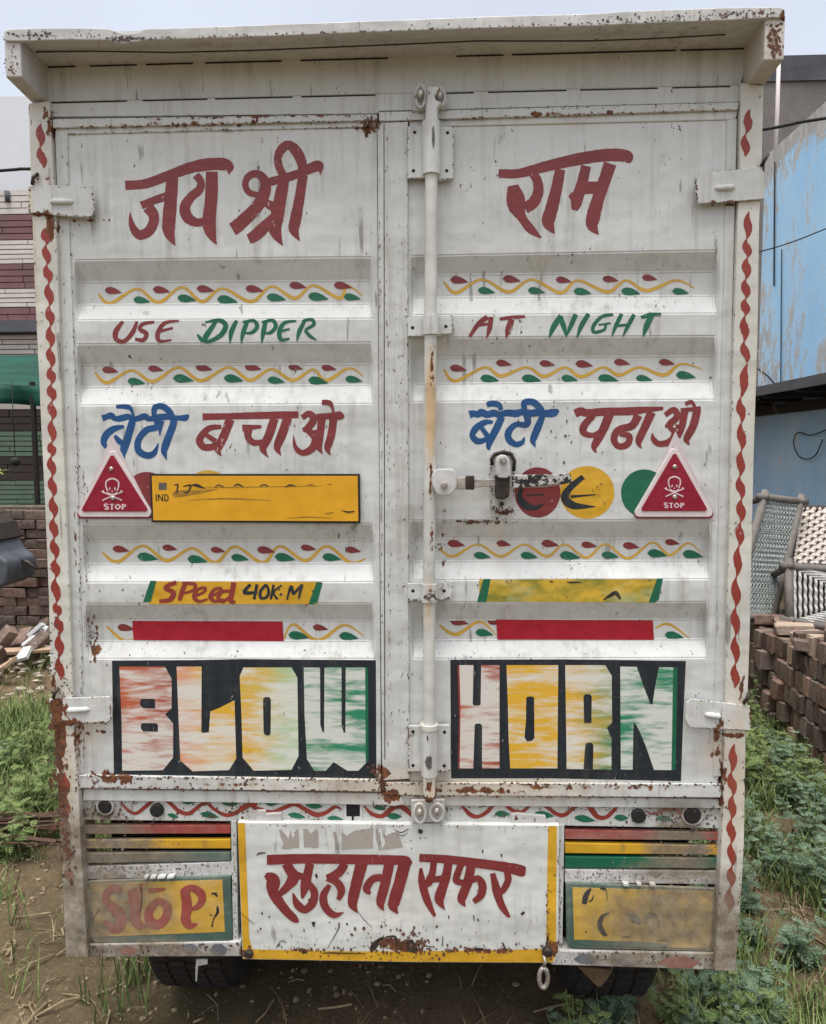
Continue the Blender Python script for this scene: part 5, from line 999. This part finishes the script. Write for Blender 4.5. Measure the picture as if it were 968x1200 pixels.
cot([(935,596),(1090,600),(1075,668),(926,663)], (3.45, 3.5, 3.15, 3.1), WOODD, 'pale rope cot with open beaded weave leaning behind the others', 1, 'bead', ROPEP)
cot([(924,664),(1085,676),(1085,752),(925,728)], (2.85, 2.9, 2.75, 2.7), WOOD, 'grey rope cot woven in squares lying on its side on the brick stack', 1, 'square', ROPE)
# ------------------------------------------------------------------ blue building and its neighbours on the right
def bluemat(name, base, alt, peel, amt):
    t = NT(name); n = t.noise(1.3, 7, .75, mp=(1,1,.7)); n2 = t.noise(9, 7, .8, mp=(1,1,.35)); n3 = t.noise(.5, 3, .5); z = t.sep(t.P)[2]
    c = t.mix(t.mr(n3, .35, .65), base, alt); c = t.mix(t.mr(n, .4, .7, 0, .5), c, rgb(206,220,228))
    pk = t.math('ADD', t.math('MULTIPLY', n2, .65), t.math('MULTIPLY', n, .45)); pk2 = t.math('ADD', pk, t.mr(z, 5.0, 5.45, 0, .16))
    pk2 = t.math('ADD', pk2, t.math('MULTIPLY', t.mr(z, 3.9, 3.1, 0, 1), .035))
    c = t.mix(t.mr(pk2, .590-amt, .62-amt), c, t.mix(t.mr(n2, .3, .7), peel, rgb(206,204,198)))
    c = t.mix(t.mr(t.noise(30, 6, .7, mp=(1,1,.12)), .62, .74, 0, .55), c, rgb(116,108,104))
    return t.fin(c, .85, pk2, .6, .03, spec=.2)
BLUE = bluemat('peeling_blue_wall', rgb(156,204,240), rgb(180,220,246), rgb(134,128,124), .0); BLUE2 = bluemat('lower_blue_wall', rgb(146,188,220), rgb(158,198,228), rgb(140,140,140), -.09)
CON = flat('weathered_concrete', rgb(116,110,106), .9, 0, .3, 1.2, .6, bd=.05); PINK = flat('pink_plaster', rgb(176,122,120), .9, 0, .15, 5, .2)
bb_ = empty('blue_house', (4.4, 5, 0), label='sky blue house with peeling paint and a dark eave over its lower wall', cat='house')
def wb(name, a, b, m, parent, bev=0, **k):
    o0 = Vector(parent.location) if parent else Vector((0,0,0)); return MB().box(tuple(Vector(a)-o0), tuple(Vector(b)-o0)).build(name, m, parent, bev=bev, **k)
yf = PX(893, 300, 4.4).y
wb('upper_wall', (4.4, 1.2, 2.36), (9.0, yf, 5.52), BLUE, bb_)
wb('lower_wall', (4.43, 1.2, -.05), (9.0, yf+.3, 2.36), BLUE2, bb_)
ev = wb('eave', (3.62, 1.4, 2.30), (4.43, yf+.6, 2.34), M['dark'], bb_)
for k in range(9):
    y = 1.8+k*.78; wb('eave_beam', (3.66, y, 2.235), (4.43, y+.07, 2.30), M['dark'], bb_)
wb('eave_plank', (3.60, 1.4, 2.26), (3.625, yf+.6, 2.36), flat('grey_tin', rgb(84,84,86), .6, .3, .3, 6, .3), bb_)
wb('wall_beam', (4.33, 1.4, 2.12), (4.43, yf+.6, 2.235), M['dark'], bb_)
p = PY(884, 480, yf+.5); q = PY(901, 480, yf+.5)
wb('end_wall', (p.x-1.2, yf+.45, -.05), (q.x, yf+.6, 2.24), PINK, bb_); wb('corner_trim', (q.x, yf+.43, -.05), (q.x+.035, yf+.6, 2.24), flat('pale_trim', rgb(196,190,190), .8), bb_)
def wire_on(pts, r_, m, name, label, cat, X=None, Y=None):
    P = [PX(x, y, X) if X else PY(x, y, Y) for x, y in pts]; o0 = P[0]
    return MB().tube([q-o0 for q in P], r_, 6).build(name, m, None, smooth=True)
def placed(o, P0): o.location = P0; return o
def wireobj(name, P, r_, m, **k):
    P = [Vector(q) for q in (cr([tuple(q) for q in P], 6) if len(P) > 3 else P)]; o = MB().tube([q-P[0] for q in P], r_, 6).build(name, m, None, smooth=True, **k); o.location = P[0]; return o
for pts, rr_, lb in (([(908,190),(907.5,250),(907,335)], .010, 'thin dark conduit running down from the parapet of the blue house'), ([(916,292),(915.5,350),(915,456)], .007, 'short dark cable hanging down the blue wall beside the conduit')):
    wireobj('conduit', [PX(x, y, 4.38) for x, y in pts], rr_, M['dark'], label=lb, cat='conduit')
wireobj('wall_wire', [PX(x, y, 4.30) for x, y in [(888,432),(900,441),(914,457)]], .010, M['dark'], label='dark rod slanting down the blue wall above the eave', cat='rod')
wireobj('loose_wire', [PX(x, y, 4.25) for x, y in [(889,410),(893,440),(896,455),(901,467),(907,477),(912,485)]], .006, M['steel'], label='loose pale wire curling down over the dark eave', cat='wire')
wireobj('loop_wire', [PX(x, y, 4.38) for x, y in [(968,504),(950,510),(935,507),(930,518),(935,533),(945,538),(956,533),(964,515)]], .007, M['dark'], label='thin black wire looped on the lower blue wall', cat='wire')
wireobj('thin_wire', [PY(x, y, 5.0) for x, y in [(820,311),(890,295),(930,283),(968,268),(1040,240)]], .006, M['dark'], label='thin wire slanting up across the blue wall', cat='wire')
wireobj('overhead_cable', [PY(x, y, 4.6) for x, y in [(-300,222),(0,200),(60,197.5),(480,190),(800,165),(893,152),(930,145),(968,138.5),(1300,90)]], .013, M['rubber'], label='thick black cable passing behind the truck at roof height', cat='cable')
wireobj('white_pole', [PY(913, 60, 9.6), PY(911, 130, 9.6), PY(908, 192, 9.6)][::-1], .030, M['rim'], label='thin white pole rising behind the blue parapet', cat='pole')
gb = empty('concrete_building', (10, 16, 0), label='tall grey weathered concrete building behind the blue house', cat='building')
g0 = PY(893, 67, 14.5)
wb('wall', (g0.x-1.5, 14.5, -.05), (17, 20, g0.z-.5), CON, gb); wb('parapet', (g0.x-1.52, 14.45, g0.z-.5), (17.05, 20, g0.z), flat('dark_stained_concrete', rgb(78,78,82), .9, 0, .4, 1.5, .5, bd=.05), gb)
# ------------------------------------------------------------------ left side: tiled house, awning, brick wall, rubble
hl = empty('tiled_house', (-8, 9, 0), label='house faced in bands of white and maroon tiles left of the truck', cat='house')
YH = 9.0
TW = flat('white_tile', rgb(206,196,188), .5, 0, .12, 2); TM = flat('maroon_tile', rgb(118,82,80), .5, 0, .2, 2); TD = flat('grey_ledge', rgb(84,86,92), .8, 0, .2, 3); TG = flat('green_shaded_white_tile', rgb(112,136,116), .6, 0, .15, 2); TB = flat('green_shaded_maroon_tile', rgb(70,60,54), .7, 0, .2, 2)  # green shade under the awning is painted into the two lower tile colours
def zy(y): return PY(20, y, YH).z
XW0, XW1 = -13.0, -1.5
wb('core_wall', (XW0, YH+.03, -.05), (XW1, YH+3, zy(224)), flat('mortar_grey', rgb(120,112,106), .9), hl)
def band(y0, y1, mat, rows, nm):
    z1, z0 = zy(y0), zy(y1); h = (z1-z0)/rows; mb = MB(); r = random.Random(int(y0)); o0 = Vector(hl.location)
    for i in range(rows):
        x = XW0 + r.uniform(-.4, 0)
        while x < XW1:
            w = .62; mb.box((x+.006-o0.x, YH+r.uniform(-.004, .004)-o0.y, z0+i*h+.007), (min(x+w, XW1)-.006-o0.x, YH+.03-o0.y, z0+(i+1)*h-.007)); x += w
    mb.build(nm, mat, hl, kind='stuff')
for y0, y1, m_, n_, nm in ((222,251,TW,4,'white_tile_band'),(251,281,TM,4,'maroon_tile_band'),(281,309,TW,5,'white_tile_band'),(309,338,TM,4,'maroon_tile_band'),(338,360,TW,4,'white_tile_band'),(360,377,TM,2,'maroon_tile_band'),(392,421,TW,5,'white_tile_band'),(421,450,TM,4,'maroon_tile_band'),(450,480,TW,4,'white_tile_band'),(480,505,TB,3,'green_shaded_maroon_band'),(505,535,TG,5,'green_shaded_white_band'),(535,563,TB,3,'green_shaded_maroon_band'),(563,596,TG,6,'green_shaded_white_band'),(596,660,TB,6,'green_shaded_maroon_band')):
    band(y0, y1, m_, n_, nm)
wb('ledge', (XW0, YH-.18, zy(391)), (XW1, YH+.05, zy(378)), TD, hl)
wb('far_block', (XW0, 15, 0), (-2, 20, PY(20, 113, 15).z), flat('pale_far_wall', rgb(214,216,220), .9, 0, .06, .6), empty('pale_building', (-8, 17, 0), label='pale whitewashed building rising behind the tiled house', cat='building'))
# small gap window in the parapet
wireobj('parapet_pin', [PY(9, 236, 8.98), PY(8, 224, 8.98)], .04, TD, label='small dark fitting on top of the tiled house wall', cat='fitting')
# awning of green cloth
t = NT('green_shade_cloth'); n_ = t.noise(3, 4, .6, mp=(.4,1,2)); t.fin(t.mix(t.mr(n_, .35, .65), rgb(6,66,54), rgb(16,92,74)), .7, n_, .4, .03)
tl = t.n("ShaderNodeBsdfTranslucent"); tl.inputs[0].default_value = rgb(20,110,86); mx = t.n("ShaderNodeMixShader"); mx.inputs[0].default_value = .35; t.l(t.b.outputs[0], mx.inputs[1]); t.l(tl.outputs[0], mx.inputs[2]); t.l(mx.outputs[0], t.out.inputs[0]); GC = t.m
aw = empty('green_awning', (-6, 6.6, 0), label='dark green cloth awning sagging in front of the tiled house', cat='awning'); o0 = Vector(aw.location)
ze0 = PY(0, 428, 6.2).z; V = []; F = []
for i in range(25):
    x = -9.0 + i*.25; s_ = .05*math.sin(i*.9)
    for j in range(9):
        y = 5.9 + j*.26; zf_ = PY(25, 447, 5.9).z - .00 + s_*(1-j/8) + (j/8)*.55*1.0 - .09*math.sin(math.pi*j/8); V.append((x-o0.x, y-o0.y, zf_))
F = [(i*9+j, (i+1)*9+j, (i+1)*9+j+1, i*9+j+1) for i in range(24) for j in range(8)]
o = mobj('cloth', V, F, GC, aw, smooth=True); md = o.modifiers.new('t', 'SOLIDIFY'); md.thickness = .006
V = []; F = []
for i in range(61):
    x = -9.0 + i*.1; zz0 = PY(25, 447, 5.9).z
    for j in range(4): V.append((x-o0.x, 5.9+.03*math.sin(i*1.1)*j-o0.y, zz0-.085*j*(1+.25*math.sin(i*.37))+.05*math.sin(i*.36)))
F = [(i*4+j, (i+1)*4+j, (i+1)*4+j+1, i*4+j+1) for i in range(60) for j in range(3)]
o = mobj('valance', V, F, GC, aw, smooth=True); md = o.modifiers.new('t', 'SOLIDIFY'); md.thickness = .004
for x in (-8.6, -6.4, -4.2): MB().tube([(x-o0.x, 5.95-o0.y, 0), (x-o0.x, 5.95-o0.y, PY(25, 447, 5.9).z)], .03, 8).build('awning_post', M['dark'], aw)
# hanging pot and sprig
c = PY(18, 541, 5.0); o = MB().ball((0, 0, 0), .045, 1, 1, .95, 14, 9).tube([(0,0,.03),(0,0,.75)], .004, 5).build('hanging_lamp', M['mattblack'], None, smooth=True, label='round black lamp hanging under the green awning', cat='lamp'); o.location = c
r = random.Random(2); bx = PY(2, 560, 4.6)
pt = empty('branch', (bx.x-.25, 4.6, 0), label='thin leafy branch reaching in at the left edge', cat='branch'); V = []; F = []; mb = MB()
stemp = [Vector((-.1, 0, 0)), Vector((-.05, 0, .9)), Vector((.08, 0, bx.z-.05)), Vector((.24, 0, bx.z+.07))]; mb.tube(stemp, [.012, .010, .006, .003], 6); mb.build('stem', DRY, pt, smooth=True)
for k in range(60):
    t_ = r.uniform(.3, 1); p = stemp[1].lerp(stemp[2], min(1, t_*1.6)) if t_ < .6 else stemp[2].lerp(stemp[3], (t_-.6)/.4); a = r.uniform(0, 6.28); d = Vector((math.cos(a), math.sin(a), r.uniform(-.7, .4))).normalized(); L = r.uniform(.06, .12); s = d.cross(Vector((0, 0, 1))).normalized()*L*.22; b = len(V)
    V += [p, p+d*L*.5+s, p+d*L, p+d*L*.5-s]; F.append((b, b+1, b+2, b+3))
mobj('leaves', V, F, leafmat('lime_leaf', rgb(112,134,72), rgb(140,158,92)), pt)
# loose brick wall at the back left
YB = 5.2; bw = empty('brick_wall', (-3.9, YB, 0), label='old dry brick wall behind the rubble left of the truck', cat='wall')
BB = [brick_mesh(.225, .11, .088, 60+i, m) for i, m in enumerate((BRD, BRD, BR, BRD, BR))]
ztop = PY(25, 592, YB).z; row = 0; z = .04; cnt = 0; X0 = -4.6
while z < ztop and cnt < 290:
    x = X0 + (.115 if row % 2 else 0)
    while x < -1.9 and cnt < 290:
        put(r.choice(BB), (x+3.9+r.gauss(0, .006), r.gauss(0, .012), z+r.gauss(0, .003)), (r.gauss(0, .02), r.gauss(0, .02), r.gauss(0, .04)), bw); cnt += 1; x += .233
    z += .094; row += 1
wb('wall_core', (-8.0, YB+.03, -.05), (-1.0, YB+.3, ztop-.02), BRD, bw)
# metal hopper
HM = flat('blue_grey_metal', rgb(78,82,88), .6, .1, .3, 9, .3)
Yh = 4.3; ho = empty('metal_hopper', (PY(0, 700, Yh).x, Yh, 0), label='dark blue grey metal hopper on legs before the brick wall', cat='hopper'); o0 = Vector(ho.location)
def hx(pts): return [(PY(x, y, Yh).x-o0.x, PY(x, y, Yh).z) for x, y in pts]
MB().prism(hx([(-70,606),(-20,608),(-4,616),(6,632),(14,646),(25,654),(27,662),(25,678),(14,684),(-60,700),(-85,650)]), -.22, .22).build('tub', HM, ho, bev=.02)
MB().prism(hx([(-75,602),(-20,604),(-1,613),(9,631),(7,633),(-4,617),(-22,609),(-75,607)]), -.25, .25).build('rim', M['steeldark'], ho, bev=.006)
for x, yy in ((6, -.15), (-50, .1), (-50, -.15)):
    a = hx([(x, 686)])[0]; b = hx([(x-8, 760)])[0]; MB().tube([(a[0], yy, a[1]), (b[0]-.02, yy, .0)], .018, 8).build('leg', M['steeldark'], ho, smooth=True)
a = hx([(24,655),(34,660),(44,668)]); MB().tube([(q[0], 0, q[1]) for q in a], [.012, .02, .009], 8).build('handle', M['steeldark'], ho, smooth=True)
# rubble: broken boards, plaster sheets, bricks
PW = flat('white_broken_board', rgb(188,188,186), .8, 0, .15, 8, .3); PT = flat('tan_plank', rgb(158,132,108), .8, 0, .2, 14, .3)
r = random.Random(9); rub_lab = {'broken_board': ('white broken sheet lying in the rubble heap left of the truck', 'white sheets in the rubble heap', PW), 'plank': ('tan wooden plank thrown on the rubble heap left of the truck', 'planks in the rubble heap', PT), 'loose_brick': ('loose brick in the rubble heap before the brick wall', 'loose bricks in the rubble heap', BRD)}
def heap(x, y): return max(0, .20 - .10*abs(x+2.9) - .22*abs(y-4.05))
for i in range(64):
    x = r.uniform(-3.9, -2.1); y = r.gauss(3.95, .35); nm = r.choice(('broken_board', 'broken_board', 'broken_board', 'plank', 'loose_brick', 'loose_brick')); lab, grp, m_ = rub_lab[nm]
    if nm == 'loose_brick': o = bpy.data.objects.new('loose_brick', r.choice(BB)); COL.objects.link(o)
    else:
        L, w_, h_ = (r.uniform(.10, .28), r.uniform(.06, .16), r.uniform(.008, .03)) if nm == 'broken_board' else (r.uniform(.3, .6), r.uniform(.06, .12), .025)
        pl_ = [(-L/2, -w_/2), (L/2*r.uniform(.6, 1), -w_/2*r.uniform(.6, 1)), (L/2, w_/2*r.uniform(.3, 1)), (-L/2*r.uniform(.3, 1), w_/2)]
        o = MB().add([(a_, b_, -h_/2) for a_, b_ in pl_]+[(a_, b_, h_/2) for a_, b_ in pl_], [(0,1,2,3),(7,6,5,4),(0,4,5,1),(1,5,6,2),(2,6,7,3),(3,7,4,0)]).build(nm, m_, bev=.002)
    o.location = (x, y, .05+heap(x, y)*r.uniform(.5, 1.3)); o.rotation_euler = (r.gauss(0, .45), r.gauss(0, .45), r.uniform(0, 3.14)); tag(o, label=lab, cat={'broken_board': 'board', 'plank': 'plank', 'loose_brick': 'brick'}[nm], group=grp)
mb = MB(); 
for i in range(900):
    x = r.uniform(-4.2, -1.9); y = r.gauss(3.8, .45); s = r.uniform(.01, .04); mb.ball((x, y, heap(x, y)*r.uniform(.2, 1)+.01), s*.8, r.uniform(.6, 1.5), r.uniform(.6, 1.4), r.uniform(.3, .7), r.choice((3,4,5)), r.choice((2,3)))
mb.build('rubble', flat('plaster_crumbs', rgb(158,146,132), .9, 0, .35, 6, .4), kind='stuff', label='crumbled plaster and gravel of the rubble heap', cat='rubble')
# brown branches lying at lower left
mb = MB(); r = random.Random(31)
for i in range(26):
    y = r.uniform(1.05, 1.35); z = .02+r.uniform(0, .06); x = r.uniform(-3.0, -1.6); mb.tube([(x, y, z), (x+.5, y+r.gauss(0, .05), z+r.uniform(-.01, .05)), (x+r.uniform(.7, 1.0), y+r.gauss(0, .08), z+r.uniform(-.01, .04))], r.uniform(.004, .010), 5)
mb.build('brushwood', flat('brown_stick', rgb(84,60,48), .85, 0, .3, 12, .3), kind='stuff', label='bundle of thin brown sticks lying in the grass left of the truck', cat='brushwood')
